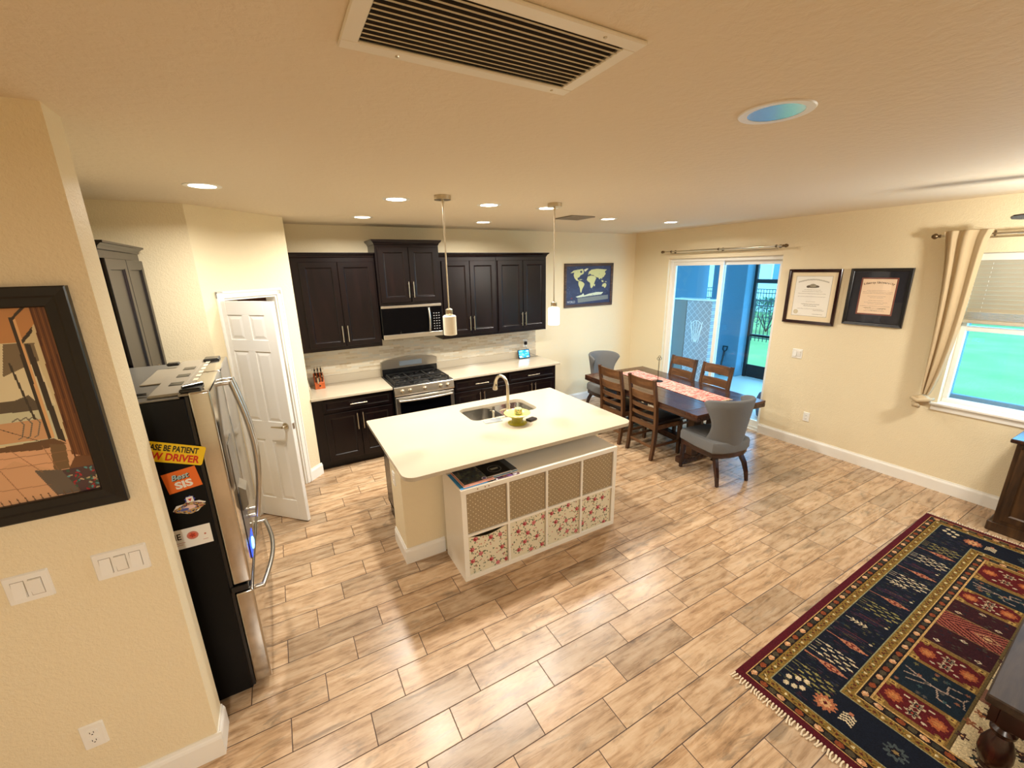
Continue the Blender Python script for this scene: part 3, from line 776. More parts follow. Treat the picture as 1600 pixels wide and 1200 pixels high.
# ---- stickers and magnets on the black fridge side (plane y = FY0)
def side_M(cx, cz, ang): return frame_M((cx, FY0-.0008, cz), (math.cos(ang), 0, math.sin(ang)), (-math.sin(ang), 0, math.cos(ang)))
yel = plain('yellow magnet', (240, 200, 20), .4, var=.02); blk = plain('black print', (12, 12, 12), .5, var=0); redp = plain('red print', (205, 40, 20), .45, var=0)
wht = plain('white print', (240, 236, 225), .5, var=0); org = plain('orange magnet', (232, 110, 30), .45, var=.02); teal = plain('pale teal print', (170, 205, 205), .5, var=0)
t = thing('bumper_magnet', 'yellow bumper magnet reading PLEASE BE PATIENT NEW DRIVER on the fridge side', 'magnet', (-6.16, FY0, 1.47))
A = side_M(-6.1745, 1.4925, -.36)
b = MB(); b.prism(rrect(-.142, -.047, .142, .047, .01), 0, .0015, M=A); obj('magnet_sheet', b, yel, t)
text('lettering', 'PLEASE BE PATIENT', .039, blk, t, A @ Matrix.Translation((.008, .021, .0017)), bold=.0012, sx=.64)
text('lettering', 'NEW DRIVER', .048, redp, t, A @ Matrix.Translation((.012, -.021, .0017)), bold=.0016, sx=.80)
t = thing('rectangular_magnet', 'orange rectangular magnet reading Best SIS on the black fridge side', 'magnet', (-6.14, FY0, 1.35))
A = side_M(-6.144, 1.345, .135)
b = MB(); b.prism([(-.066, -.052), (.066, -.052), (.066, .052), (-.066, .052)], 0, .0015, M=A); obj('magnet_sheet', b, org, t)
text('lettering', 'Best', .038, blk, t, A @ Matrix.Translation((-.003, .017, .0016)), bold=.001, shear=.3)
text('lettering', 'Best', .038, teal, t, A @ Matrix.Translation((-.006, .020, .0024)), bold=.0006, shear=.3)
text('lettering', 'SIS', .048, wht, t, A @ Matrix.Translation((.0, -.023, .0017)), bold=.002, sx=1.2)
t = thing('souvenir_magnet', 'diamond shaped souvenir magnet with a starburst top on the black fridge side', 'magnet', (-6.135, FY0, 1.25))
A = side_M(-6.141, 1.200, .08) @ Matrix.Scale(.86, 4)
cv = Canvas(.15, .075, .0012, (190, 160, 110)); rg = np.random.default_rng(3)
for _ in range(160):
    cv.ell(rg.uniform(0, .15), rg.uniform(0, .075), rg.uniform(.002, .008), rg.uniform(.002, .005), [(60, 50, 70), (200, 150, 60), (70, 60, 50), (150, 60, 60), (120, 130, 170)][rg.integers(5)], rg.uniform(0, 3))
cv.ell(.075, .04, .028, .012, (235, 200, 190)); cv.ell(.05, .034, .02, .008, (90, 100, 160))
def hexm(X, Y, a, b): return (np.abs(X-.075)/a + np.clip(np.abs(Y-.0375)-.006, 0, 9)/b) < 1
b = MB(); b.prism([(-.077, .0), (-.02, -.036), (.03, -.036), (.077, .006), (.05, .026), (-.055, .026)], 0, .0018, M=A); obj('magnet_sheet', b, wht, t)
msk = hexm(cv.X, cv.Y, .072, .034); cv.build('printed_face', M['paint'], t, A @ Matrix.Translation((-.075, -.0405, .0021)), mask=msk)
b = MB(); sp_ = []
for k in range(18):
    a = k*PI/9; r = .026 if k % 2 == 0 else .019; sp_.append((.012+r*math.cos(a), .044+r*math.sin(a)))
b.prism(sp_, 0, .0016, M=A); obj('starburst', b, plain('blue print', (70, 80, 170), .5), t)
b = MB(); b.prism(rrect(-.004, .028, .028, .062, .004), .0017, .0022, M=A); obj('starburst_centre', b, wht, t)
b = MB(); b.prism([(.003, .05), (.021, .05), (.012, .033)], .0023, .0027, M=A); obj('red_mark', b, redp, t)
t = thing('photo_magnet', 'white rectangular magnet with a round red emblem, lowest on the black fridge side', 'magnet', (-6.14, FY0, 1.09))
A = side_M(-6.170, 1.041, .0)
b = MB(); b.prism([(-.088, -.052), (.088, -.052), (.088, .052), (-.088, .052)], 0, .0015, M=A); obj('magnet_sheet', b, wht, t)
text('lettering', 'IE', .045, blk, t, A @ Matrix.Translation((-.045, .014, .0017)), bold=.0008, sx=.8)
cv = Canvas(.05, .05, .001, (236, 228, 214)); cv.ell(.025, .025, .023, .021, (205, 120, 100)); cv.ell(.025, .025, .015, .013, (225, 90, 60)); cv.star(.025, .025, .012, 5, .5, (170, 60, 40))
cv.build('emblem', M['paint'], t, A @ Matrix.Translation((-.012, -.016, .0018)), mask=np.hypot(cv.X-.025, cv.Y-.025) < .024)
b = MB()
for z, a, c in ((-.02, -.07, -.02), (-.03, -.07, -.03), (-.028, .05, .07)): b.prism([(a, z), (c, z), (c, z+.002), (a, z+.002)], .0016, .002, M=A)
b.prism(rrect(.058, -.002, .066, .006, .002), .0016, .002, M=A); obj('small_print', b, plain('dull red print', (190, 110, 90), .5), t)

# ================================================================= ISLAND
IX0, IX1, IY0, IY1 = -5.052, -2.952, -3.033, -1.69
t = thing('kitchen_island', 'cream painted island half-wall with white baseboard, the shelf unit against it', 'kitchen island', (-4.0, -2.5, 0))
iw = MB(); iw.box(-5.005, -2.685, 0, -3.06, -2.335, .883, .002); obj('half_wall', iw, M['wall'], t)
def ibase(p0, p1, n, nm='baseboard', h=.135):
    p0 = Vector((*p0, 0)); p1 = Vector((*p1, 0)); n = Vector((*n, 0)).normalized()
    mb = MB(); mb.ring([[p+n*a+Vector((0, 0, z)) for a, z in ((.0003, 0), (.016, 0), (.016, h-.03), (.012, h-.018), (.008, h-.012), (.006, h), (.0003, h))] for p in (p0, p1)])
    obj(nm, mb, M['trim'], t)
ibase((-5.0212, -2.685), (-4.69, -2.685), (0, -1)); ibase((-5.005, -2.6848), (-5.005, -2.335), (-1, 0))
base_cab('base_cabinet', 'dark island cabinet run behind the cream half-wall, under the sink', -1.88, 0.0, [(-1.87, -1.26), (-1.25, -.62), (-.61, -.01)], loc=(-4.945, -2.334, 0), rotz=PI, d=.535, hollow=True)
sink = rrect(-4.195, -2.255, -3.47, -1.86, .075, 6)
t2 = thing('island_countertop', 'large cream stone island countertop with rounded corners and the sink cut-out', 'countertop', (-4.0, -2.36, .884))
mb = MB(); mb.prism(rrect(IX0, IY0, IX1, IY1, (.09, .09, .02, .02), 8), .884, .914, holes=[sink]); obj('slab', mb, M['counter'], t2)
plate('wall_outlet', 'white duplex outlet on the cream end face of the island half-wall', 'outlet', (-5.0055, -2.47, .66), (0, -1, 0), .074, .118, 'outlet', 1)
# sink: two bowls below the slab
t3 = thing('kitchen_sink', 'stainless steel double bowl sink set into the island countertop', 'sink', (-3.83, -2.06, .70))
mb = MB(); outer = rrect(-4.21, -2.27, -3.455, -1.845, .08, 6); bowlsL = rrect(-4.18, -2.245, -3.865, -1.87, .07, 6); bowlsR = rrect(-3.835, -2.245, -3.485, -1.87, .07, 6)
mb.prism(outer, .8775, .8832, holes=[bowlsL, bowlsR]); obj('rim', mb, M['steelv'], t3)
for q, zz in ((bowlsL, .69), (bowlsR, .69)):
    cx = sum(p[0] for p in q)/len(q); cy = sum(p[1] for p in q)/len(q); mb = MB()
    sc = lambda k, z: [Vector((cx+(p[0]-cx)*k, cy+(p[1]-cy)*k, z)) for p in q]
    mb.ring([sc(1, .8774), sc(.985, .72), sc(.95, .70), sc(.88, zz)], cap0=False); bo = obj('bowl', mb, M['steelv'], t3, smooth=True)
    mb = MB(); mb.lathe([(.045, .0), (.045, .003), (.03, .003), (.028, .001)], (cx, cy, zz+.0003), 20); obj('drain', mb, M['chrome'], bo, smooth=True)
# faucet
t = thing('kitchen_faucet', 'tall gooseneck pull-down faucet in satin nickel at the island sink', 'faucet', (-3.845, -2.29, .9145))
fx, fy = -3.845, -2.29
mb = MB(); mb.lathe([(.032, 0), (.032, .008), (.025, .02), (.022, .06), (.020, .10), (.022, .105), (.022, .12), (.016, .13)], (fx, fy, .9145), 20); obj('base', mb, M['nickel'], t, smooth=True)
dx_, dy_ = -.25, .97; pth = [(fx, fy, 1.03), (fx, fy, 1.20)]; R_ = .085
for k in range(1, 13):
    a = PI*k/12*.92; pth.append((fx+dx_*R_*(1-math.cos(a)), fy+dy_*R_*(1-math.cos(a)), 1.20+R_*math.sin(a)*1.15))
mb = MB(); mb.tube(pth, .0145, 14); obj('spout', mb, M['nickel'], t, smooth=True)
e = Vector(pth[-1]); mb = MB(); mb.tube([e+Vector((0, 0, .004)), e+Vector((-.002, .006, -.03)), e+Vector((-.004, .012, -.075)), e+Vector((-.004, .013, -.08))], [.016, .018, .026, .022], 16); hd = obj('spray_head', mb, M['nickel'], t, smooth=True)
mb = MB(); mb.obox(Matrix.Translation(e+Vector((-.004, -.014, -.03))), .010, .006, .022, .002); obj('spray_button', mb, M['black'], hd)
mb = MB(); mb.tube([(fx-.015, fy, .985), (fx-.05, fy-.004, .99), (fx-.10, fy-.01, .985)], [.011, .008, .006], 10); obj('lever', mb, M['nickel'], t, smooth=True)
t = thing('soap_dispenser', 'small satin nickel soap dispenser left of the faucet at the sink edge', 'soap dispenser', (-4.02, -2.275, .9145))
mb = MB(); mb.lathe([(.018, 0), (.018, .006), (.010, .012), (.009, .06), (.013, .065), (.012, .08), (.004, .085)], (-4.0, -2.284, .9145), 14); obj('pump', mb, M['nickel'], t, smooth=True)
mb = MB(); mb.tube([(-4.0, -2.284, .992), (-4.005, -2.24, .99), (-4.006, -2.228, .982)], .005, 8); obj('nozzle', mb, M['nickel'], t, smooth=True)

# things on the island
t = thing('pedestal_bowl', 'yellow green pedestal bowl on the island beside the faucet', 'bowl', (-3.865, -2.50, .9145))
yg = plain('pale yellow green ceramic', (208, 196, 112), .2, var=.08, scale=10); yg2 = plain('olive green glass foot', (150, 140, 40), .12, var=.2, scale=30)
mb = MB(); mb.lathe([(.085, 0), (.088, .004), (.07, .010), (.052, .016), (.050, .02)], (-3.865, -2.50, .9145), 28); mb.lathe([(.050, .0201), (.052, .04), (.056, .066)], (-3.865, -2.50, .9145), 28); obj('foot', mb, yg2, t, smooth=True)
mb = MB(); mb.lathe([(.05, .0665), (.085, .074), (.118, .095), (.122, .100), (.118, .102), (.105, .094), (.06, .080), (.001, .078)], (-3.865, -2.50, .9145), 32, cap=True); obj('dish', mb, yg, t, smooth=True)
t = thing('glass_jar', 'clear glass jar of green and orange bits standing in the yellow bowl', 'jar', (-3.845, -2.485, .995))
mb = MB(); mb.lathe([(.038, 0), (.042, .004), (.042, .085), (.039, .087), (.038, .084), (.038, .006)], (-3.845, -2.485, .9955), 24); obj('glass_wall', mb, M['clearglass'], t, smooth=True)
fill = NT('potpourri'); fill.col(fill.ramp(fill.noise(fill.coord(), 90, 2), [(.35, lin((120, 130, 70))), (.46, lin((220, 206, 150))), (.54, lin((215, 130, 80))), (.64, lin((150, 150, 90)))], 'CONSTANT')); fill.set(.7)
mb = MB(); mb.lathe([(.036, .007), (.036, .05), (.03, .056)], (-3.845, -2.485, .9955), 20); obj('filling', mb, fill.m, t, smooth=True)
mb = MB(); mb.obox(frame_M((-3.715, -2.505, .924), (.96, .28, 0), (-.28, .96, 0)), .095, .065, .018, .005); one('black_wallet', mb, M['leather'], 'small black wallet lying right of the yellow bowl on the island', 'wallet')
mb = MB(); mb.prism(rrect(-.085, -.045, .085, .045, .012), 0, .006, M=frame_M((-4.035, -2.335, .9148), (.99, -.12, 0), (.12, .99, 0))); one('steel_tray', mb, plain('pale silver tray', (190, 196, 198), .3, .6), 'flat silver tray on the sink edge left of the yellow bowl', 'tray')
t = thing('white_mug', 'white cup in the right sink bowl behind the glass jar', 'cup', (-3.68, -2.02, .69))
mb = MB(); mb.lathe([(.03, 0), (.045, .01), (.05, .15), (.047, .152), (.044, .02), (.001, .015)], (-3.68, -2.02, .6945), 24); obj('cup_body', mb, M['trim'], t, smooth=True)
mb = MB(); mb.tube([(-3.632, -2.02, .72+.0)]+[(-3.632+.03*math.sin(PI*k/8), -2.02, .73+.09*k/8) for k in range(9)], .006, 8); obj('cup_handle', mb, M['trim'], t, smooth=True)
mb = MB(); mb.obox(frame_M((-3.56, -2.19, .725), (1, .2, 0), (0, .3, 1)), .09, .05, .03, .008); one('pink_sponge', mb, plain('pink sponge', (225, 70, 110), .9, bump=.5, bscale=150), 'pink sponge in the right sink bowl behind the wallet', 'sponge')

# ================================================================= CUBE SHELF UNIT
KX0, KX1, KY0, KY1, KZ = -4.69, -3.222, -3.125, -2.74, .768
t = thing('cube_shelf', 'white two by four cube shelf pushed against the island half-wall', 'shelf unit', ((KX0+KX1)/2, (KY0+KY1)/2, 0))
th, ti = .038, .018
mb = MB(); mb.box(KX0, KY0, 0, KX1, KY1, th, .001); obj('bottom_board', mb, M['whitelam'], t)
mb = MB(); mb.box(KX0, KY0, KZ-th, KX1, KY1, KZ, .001); obj('top_board', mb, M['whitelam'], t)
for xx in (KX0, KX1-th): obj('side_board', MB().box(xx, KY0+.0005, th, xx+th, KY1-.0005, KZ-th), M['whitelam'], t)
cw = (KX1-KX0-2*th-3*ti)/4; ch = (KZ-2*th-ti)/2
for k in (1, 2, 3):
    xx = KX0+th+k*cw+(k-1)*ti; obj('divider', MB().box(xx, KY0+.001, th, xx+ti, KY1-.001, KZ-th), M['whitelam'], t)
obj('middle_shelf', MB().box(KX0+th, KY0+.0015, th+ch, KX1-th, KY1-.0015, th+ch+ti), M['whitelam'], t)
obj('back_board', MB().box(KX0+th, KY1-.012, th, KX1-th, KY1-.002, KZ-th), plain('dark fibre back board', (90, 80, 66), .8), t)
sk = MB()
for xx in (-4.56, -4.50, -4.47): sk.lathe([(.006, 0), (.006, .001)], (0, 0, 0), 10).xf(Matrix.Identity(4)) if False else sk.tube([(xx, KY0-.0002, KZ-.018), (xx, KY0-.001, KZ-.018)], .005, 10)
obj('little_stickers', sk, plain('brown sticker', (150, 100, 70), .6), t)
def dotted(seed):
    r = np.random.default_rng(seed); c = Canvas(cw-.012, ch-.012, .0022, (160, 140, 108))
    c.a += r.normal(0, 3, c.a.shape[:2])[..., None]
    sx = .040; j = 0; y = .012
    while y < c.h:
        x = .008+(sx/2 if j % 2 else 0)
        while x < c.w: c.ell(x+r.normal(0, .0008), y+r.normal(0, .0008), .0036, .0036, (232, 218, 182)); x += sx
        y += sx*.5; j += 1
    return c
def floral(seed):
    r = np.random.default_rng(seed); c = Canvas(cw-.012, ch-.012, .0022, (226, 216, 186))
    for _ in range(70):
        x, y = r.uniform(0, c.w), r.uniform(0, c.h); c.ell(x, y, .009, .0032, [(96, 110, 70), (120, 132, 88), (74, 90, 60)][r.integers(3)], r.uniform(0, 3))
    for _ in range(46):
        x, y = r.uniform(0, c.w), r.uniform(0, c.h); q = [(176, 70, 74), (206, 120, 116), (120, 60, 56), (200, 160, 120)][r.integers(4)]; c.star(x, y, .0065, 5, .5, q, r.uniform(0, 3))
    spots = []
    for _ in range(400):
        x, y = r.uniform(.01, c.w-.01), r.uniform(.01, c.h-.01)
        if all(math.hypot(x-a_, y-b_) > .075 for a_, b_ in spots): spots.append((x, y))
    for k, (x, y) in enumerate(spots[:10]):
        for a in range(4): c.ell(x+.026*math.cos(a*1.6+k), y+.026*math.sin(a*1.6+k), .012, .0045, (88, 104, 66), a*1.6+k)
        c.star(x, y, .021, 6, .3, (196, 104, 102), k); c.star(x-.003, y+.002, .016, 5, .35, [(150, 40, 50), (176, 60, 66), (206, 120, 120)][k % 3], k*2); c.star(x+.003, y+.003, .010, 4, .4, (220, 140, 136), k); c.ell(x, y, .004, .004, (130, 20, 36))
    return c
pos = ['first', 'second', 'third', 'rightmost']
tan = plain('tan box fabric', (170, 145, 104), .9); crm = plain('cream box fabric', (222, 210, 180), .9)
for row in (1, 0):
    for k in range(4):
        xa_ = KX0+th+k*(cw+ti)+.004; za = th+row*(ch+ti)+.002; hh_ = ch-.010; ww = cw-.008; yb = KY0+.012
        lab = ('tan fabric storage box with white dots, %s from the left in the top row' if row else 'rose print fabric storage box, %s from the left in the bottom row') % pos[k]
        if not row and k == 0: lab = 'rose print storage box with a sagging front rim, bottom left cube'
        b_ = thing('storage_box', lab, 'storage box', (xa_+ww/2, KY0+.18, za), group=None)
        fm = tan if row else crm; sag = .03 if (row == 0 and k == 0) else 0
        mb = MB(); mb.box(xa_, yb+.003, za, xa_+ww, yb+.33, za+.004); mb.box(xa_, yb+.003, za+.0041, xa_+.004, yb+.33, za+hh_); mb.box(xa_+ww-.004, yb+.003, za+.0041, xa_+ww, yb+.33, za+hh_)
        mb.box(xa_+.0041, yb+.326, za+.0041, xa_+ww-.0041, yb+.33, za+hh_); obj('box_body', mb, fm, b_)
        cv = dotted(k+5) if row else floral(k+2)
        cv.w, cv.h = cw-.012, ch-.012
        sagf = lambda u: sag*math.sin(PI*min(1, max(0, u)))**1.3
        msk = cv.Y < (cv.h-np.vectorize(sagf)(cv.X/cv.w)-.0005)
        cv.build('printed_front', M['fabprint'], b_, frame_M((xa_+.002, yb, za+.001), (1, 0, 0), (0, 0, 1)), disp=lambda X, Y: .004*np.sin(PI*X/cv.w)*np.sin(PI*Y/cv.h), mask=msk)
        pf = MB(); n_ = 14; ring_a = []
        top = [(xa_+.002+cv.w*i/n_, za+.001+cv.h-sagf(i/n_)) for i in range(n_+1)]
        pf.prism([(xa_+.002, za+.001), (xa_+.002+cv.w, za+.001)]+list(reversed(top)), 0, .0022, M=frame_M((0, yb+.0029, 0), (1, 0, 0), (0, 0, 1))); obj('front_panel', pf, fm, b_)
# ================================================================= CEILING FIXTURES
lens_m = emit('glowing downlight lens', (255, 240, 214), 14)
def downlight(x, y, label):
    t = thing('recessed_light', label, 'ceiling light', (x, y, H-.012), group=None)
    mb = MB(); mb.lathe([(.075, -.004), (.102, -.004), (.105, -.0005), (.075, -.0005)], (x, y, H), 32, cap=False)
    bm_ = mb.bm; obj('trim_ring', mb, M['trim'], t, smooth=True)
    mb = MB(); mb.lathe([(.074, -.0035), (.074, -.0010)], (x, y, H), 32); obj('lens', mb, lens_m, t)
    L = bpy.data.lights.new('downlight_lamp', 'AREA'); L.shape = 'DISK'; L.size = .14; L.energy = LAMP_W; L.color = WARM; L.spread = math.radians(165)
    lo = bpy.data.objects.new('downlight_lamp', L); C.objects.link(lo); lo.location = (0, 0, -.012); lo.parent = t
    return t
downlight(-5.927, -2.20, 'lit recessed downlight, leftmost, in front of the pantry wall')
downlight(-4.704, -2.138, 'lit recessed downlight left of the left pendant canopy')
downlight(-4.737, -.912, 'lit recessed downlight nearest above the tall cabinet, left side')
downlight(-3.90, -2.127, 'lit recessed downlight between the two pendant canopies, the nearer one')
downlight(-3.358, -.875, 'lit recessed downlight close to the back wall between the two pendant rods')
downlight(-3.309, -2.15, 'lit recessed downlight half hidden by the right pendant rod')
downlight(-2.123, -1.649, 'lit recessed downlight right of the small ceiling register, over the world map')
downlight(-1.07, -1.647, 'lit recessed downlight over the dining table, rightmost of those lit')
# unlit can in the living room ceiling
t = thing('recessed_light', 'large unlit recessed ceiling light with a bluish sheen, right of the return grille', 'ceiling light', (-3.935, -4.575, H))
ux, uy = -3.935, -4.575
mb = MB(); mb.lathe([(.093, -.004), (.122, -.005), (.126, -.0005), (.093, -.0005)], (ux, uy, H), 40, cap=False); obj('trim_ring', mb, M['trim'], t, smooth=True)
mb = MB(); mb.lathe([(.093, -.0035), (.093, -.001)], (ux, uy, H), 40); obj('diffuser', mb, plain('satin silver reflector', (200, 212, 214), .22, .7, var=.03), t)
# air return grille
gx0, gx1, gy0, gy1 = -5.416, -4.742, -4.722, -4.371
t = thing('return_air_grille', 'big white louvred return air grille in the ceiling at the top of the photo', 'air vent', (-5.08, -4.55, H))
fw = .042; mb = MB()
for a in ((gx0, gy0, gx1, gy0+fw), (gx0, gy1-fw, gx1, gy1), (gx0, gy0+fw, gx0+fw, gy1-fw), (gx1-fw, gy0+fw, gx1, gy1-fw)): mb.box(a[0], a[1], H-.010, a[2], a[3], H-.0005, .003)
obj('frame', mb, plain('off white grille enamel', (232, 226, 208), .35, var=.02), t)
mb = MB(); mb.box(gx0+fw, gy0+fw, H-.0018, gx1-fw, gy1-fw, H-.0006); obj('dark_opening', mb, plain('dark duct', (58, 49, 36), .9), t)
sm = plain('grille slat enamel', (205, 194, 166), .45)
ns = 13
for k in range(ns):
    y = gy0+fw+.008+(gy1-gy0-2*fw-.016)*k/(ns-1); mb = MB()
    mb.obox(frame_M(((gx0+gx1)/2, y, H-.0095), (1, 0, 0), (0, .92, .39)), gx1-gx0-2*fw, .0125, .0022); obj('slat', mb, sm, t)
for i, (sx_, sy_) in enumerate(((gx0+.14, gy1-.02), (gx1-.06, gy1-.02), (gx1-.12, gy0+.02))):
    mb = MB(); mb.lathe([(.004, -.0125), (.005, -.0101)], (sx_, sy_, H), 10); obj('screw', mb, M['nickel'], t)
# small ceiling register
t = thing('ceiling_register', 'small metal ceiling register behind the right pendant', 'air vent', (-2.6, -1.64, H))
mb = MB(); x0, x1, y0, y1 = -2.76, -2.44, -1.80, -1.49
for a in ((x0, y0, x1, y0+.03), (x0, y1-.03, x1, y1), (x0, y0+.03, x0+.03, y1-.03), (x1-.03, y0+.03, x1, y1-.03)): mb.box(a[0], a[1], H-.012, a[2], a[3], H-.0005, .003)
obj('frame', mb, M['greyp'], t)
mb = MB(); mb.box(x0+.03, y0+.03, H-.003, x1-.03, y1-.03, H-.0006); obj('dark_opening', mb, M['black'], t)
for k in range(7):
    mb = MB(); y = y0+.05+k*.035; mb.obox(frame_M(((x0+x1)/2, y, H-.009), (1, 0, 0), (0, .8, -.5)), x1-x0-.06, .022, .0012); obj('slat', mb, M['greyp'], t)

# ---- pendants
def pendant(x, y, zb, lit, label):
    t = thing('pendant_light', label, 'pendant light', (x, y, zb))
    mb = MB(); mb.lathe([(.062, -.03), (.062, -.0005)], (x, y, H), 32); obj('canopy', mb, M['nickel'], t, smooth=True)
    mb = MB(); mb.tube([(x, y, H-.031), (x, y, zb+.20)], .006, 10); mb.tube([(x, y, H-.055), (x, y, H-.0305)], .010, 10); obj('rod', mb, M['nickel'], t, smooth=True)
    mb = MB(); mb.lathe([(.010, .215), (.028, .205), (.028, .165), (.024, .160)], (x, y, zb), 24); obj('socket_cap', mb, M['nickel'], t, smooth=True)
    mb = MB(); mb.lathe([(.050, .001), (.053, .004), (.053, .150), (.045, .158), (.024, .1595), (.044, .152), (.048, .148), (.048, .006)], (x, y, zb), 32, cap=False)
    sm_ = M['opal'] if not lit else NT('glowing opal glass')
    if lit: sm_.col(lin((250, 244, 228))); sm_.set(.4); sm_.p.inputs['Emission Color'].default_value = (1, .86, .62, 1); sm_.p.inputs['Emission Strength'].default_value = 2.2; sm_ = sm_.m
    obj('shade', mb, sm_, t, smooth=True)
    if lit:
        L = bpy.data.lights.new('pendant_bulb', 'POINT'); L.energy = 9; L.color = WARM; L.shadow_soft_size = .025
        lo = bpy.data.objects.new('pendant_bulb', L); C.objects.link(lo); lo.location = (0, 0, .03); lo.parent = t
pendant(-4.433, -2.422, 1.768, False, 'unlit pendant with an opal cylinder shade, left one over the island')
pendant(-3.415, -2.422, 1.768, True, 'lit pendant with a glowing cylinder shade, right one over the island')

# ---- ceiling fan of the living room; only one blade tip reaches the photo
t = thing('ceiling_fan', 'dark bladed ceiling fan whose blade tip shows at the right edge', 'ceiling fan', (-.92, -5.30, 2.5))
fx_, fy_ = -.92, -5.30
mb = MB(); mb.lathe([(.06, 0), (.05, -.05), (.014, -.06), (.014, -.19), (.09, -.21), (.11, -.25), (.10, -.32), (.05, -.34)], (fx_, fy_, H-.0005), 28); obj('motor_housing', mb, M['bronze'], t, smooth=True)
for k in range(5):
    a = math.radians(105+72*k); d = Vector((math.cos(a), math.sin(a), 0)); n_ = Vector((-d.y, d.x, 0)); zc = 2.555
    bl = MB(); out = []
    for r, wdt in ((.16, .05), (.3, .062), (.5, .068), (.66, .066), (.705, .045), (.715, .0)):
        out.append((r, wdt))
    poly = [(r, w_) for r, w_ in out]+[(r, -w_) for r, w_ in reversed(out[:-1])]
    bl.prism(poly, -.004, .004, M=frame_M((fx_, fy_, zc), d, (n_*.98+Vector((0, 0, .17))))); bo = obj('blade', bl, M['wdark'], t)
    ar = MB(); ar.sweep([Vector((fx_, fy_, zc))+d*.095, Vector((fx_, fy_, zc-.006))+d*.2], .02, .006); obj('blade_arm', ar, M['bronze'], bo)
mb = MB(); mb.lathe([(.001, -.47), (.06, -.455), (.10, -.41), (.115, -.36), (.10, -.342)], (fx_, fy_, H), 28); obj('fill_bowl', mb, emit('added fan fill bowl', (255, 226, 180), 3), t, smooth=True)  # light kit added to the fan, out of view, as fill
L = bpy.data.lights.new('fan_fill_light', 'POINT'); L.energy = FAN_FILL_W; L.color = WARM; L.shadow_soft_size = .12
lo = bpy.data.objects.new('fan_fill_light', L); C.objects.link(lo); lo.location = (0, 0, -.22); lo.parent = t
# added fill lamp behind the camera, brightens the near walls and floor
t = thing('fill_lamp', 'round fill lamp added behind the camera position', 'ceiling light', (-6.1, -6.9, H))
mb = MB(); mb.lathe([(.17, -.0005), (.17, -.03), (.15, -.07), (.08, -.10), (.001, -.105)], (-6.1, -6.9, H), 32); obj('dome', mb, emit('fill lamp glow', (255, 228, 186), 2.5), t, smooth=True)
L = bpy.data.lights.new('fill_light', 'AREA'); L.shape = 'DISK'; L.size = .3; L.energy = HALL_FILL_W; L.color = WARM
lo = bpy.data.objects.new('fill_light', L); C.objects.link(lo); lo.location = (0, 0, -.115); lo.parent = t

# ================================================================= COUNTER THINGS
t = thing('knife_block', 'orange wooden knife block full of knives at the left end of the counter', 'knife block', (-5.31, -.15, .9145))
om = woodm('orange wood', (140, 62, 24), (172, 82, 36), (196, 104, 54), .35, 'z', .8)
mb = MB(); mb.ring([[Vector((x, y, z)) for y, z in ((-.23, .9145), (-.09, .9145), (-.055, 1.06), (-.10, 1.09), (-.225, .985))] for x in (-5.365, -5.255)]); obj('block', mb, om, t)
mb = MB(); mb.tube([(-5.31, -.2265, .955), (-5.31, -.2315, .955)], .010, 14); obj('round_badge', mb, M['black'], t)
r = random.Random(2); kd = Vector((0, -.30, .95)).normalized()
for i in range(3):
    for j in range(3):
        p = Vector((-5.345+i*.035, -.205+j*.045, 1.003+j*.033)); L_ = .055+.02*r.random()+.015*j
        mb = MB(); mb.sweep([p, p+kd*L_*.5, p+kd*L_], [.012, .014, .012], [.020, .017, .022]); ko = obj('knife_handle', mb, M['black'], t)
        mb = MB(); mb.sweep([p+kd*L_, p+kd*(L_+.006)], .0125, .0215); obj('handle_cap', mb, M['nickel'], ko)
mb = MB(); p = Vector((-5.325, -.2275, .985)); mb.sweep([p, p+Vector((0, -.012, .07))], .014, .010); obj('scissor_handle', mb, M['nickel'], t)
t = thing('smart_display', 'small smart display with a blue screen on the right countertop', 'smart display', (-2.35, -.10, .9145))
A = frame_M((-2.348, -.085, .985), (1, 0, 0), (0, .32, 1))
mb = MB(); mb.prism(rrect(-.103, -.068, .103, .068, .012), -.012, 0, M=A); obj('bezel', mb, M['black'], t)
mb = MB(); mb.ring([[Vector((x, y, z)) for y, z in ((-.105, .9148), (-.03, .9148), (-.035, .96), (-.075, 1.0))] for x in (-2.42, -2.28)]); obj('speaker_base', mb, plain('charcoal speaker cloth', (40, 42, 46), .9), t)
cv = Canvas(.186, .118, .002, (30, 140, 225)); rg = np.random.default_rng(1)
for _ in range(40): cv.ell(rg.uniform(0, .186), rg.uniform(0, .118), rg.uniform(.01, .04), rg.uniform(.004, .014), [(90, 225, 245), (20, 110, 200), (150, 240, 250), (40, 170, 230)][rg.integers(4)], rg.uniform(-.3, .3), .7)
cv.rect(.008, .008, .05, .03, (220, 245, 250), .8); cv.rect(.14, .09, .178, .108, (220, 245, 250), .8); cv.rect(.13, .006, .175, .024, (190, 235, 250), .8); cv.rect(.01, .088, .06, .11, (120, 220, 250), .8)
sm_ = NT('lit screen'); a_ = sm_.add('ShaderNodeAttribute'); a_.attribute_name = 'paint'; sm_.link(a_.outputs['Color'], sm_.p.inputs['Base Color']); sm_.link(a_.outputs['Color'], sm_.p.inputs['Emission Color']); sm_.p.inputs['Emission Strength'].default_value = 1.0; sm_.set(.15)
cv.build('screen', sm_.m, t, A @ Matrix.Translation((-.093, -.059, .0006)))
mb = MB(); mb.tube([(-2.30, -.04, .925), (-2.2, -.05, .918), (-2.08, -.07, .918), (-2.12, -.05, .93), (-2.25, -.035, .99), (-2.285, -.03, 1.1)], .0022, 6); obj('power_cord', mb, M['black'], t)
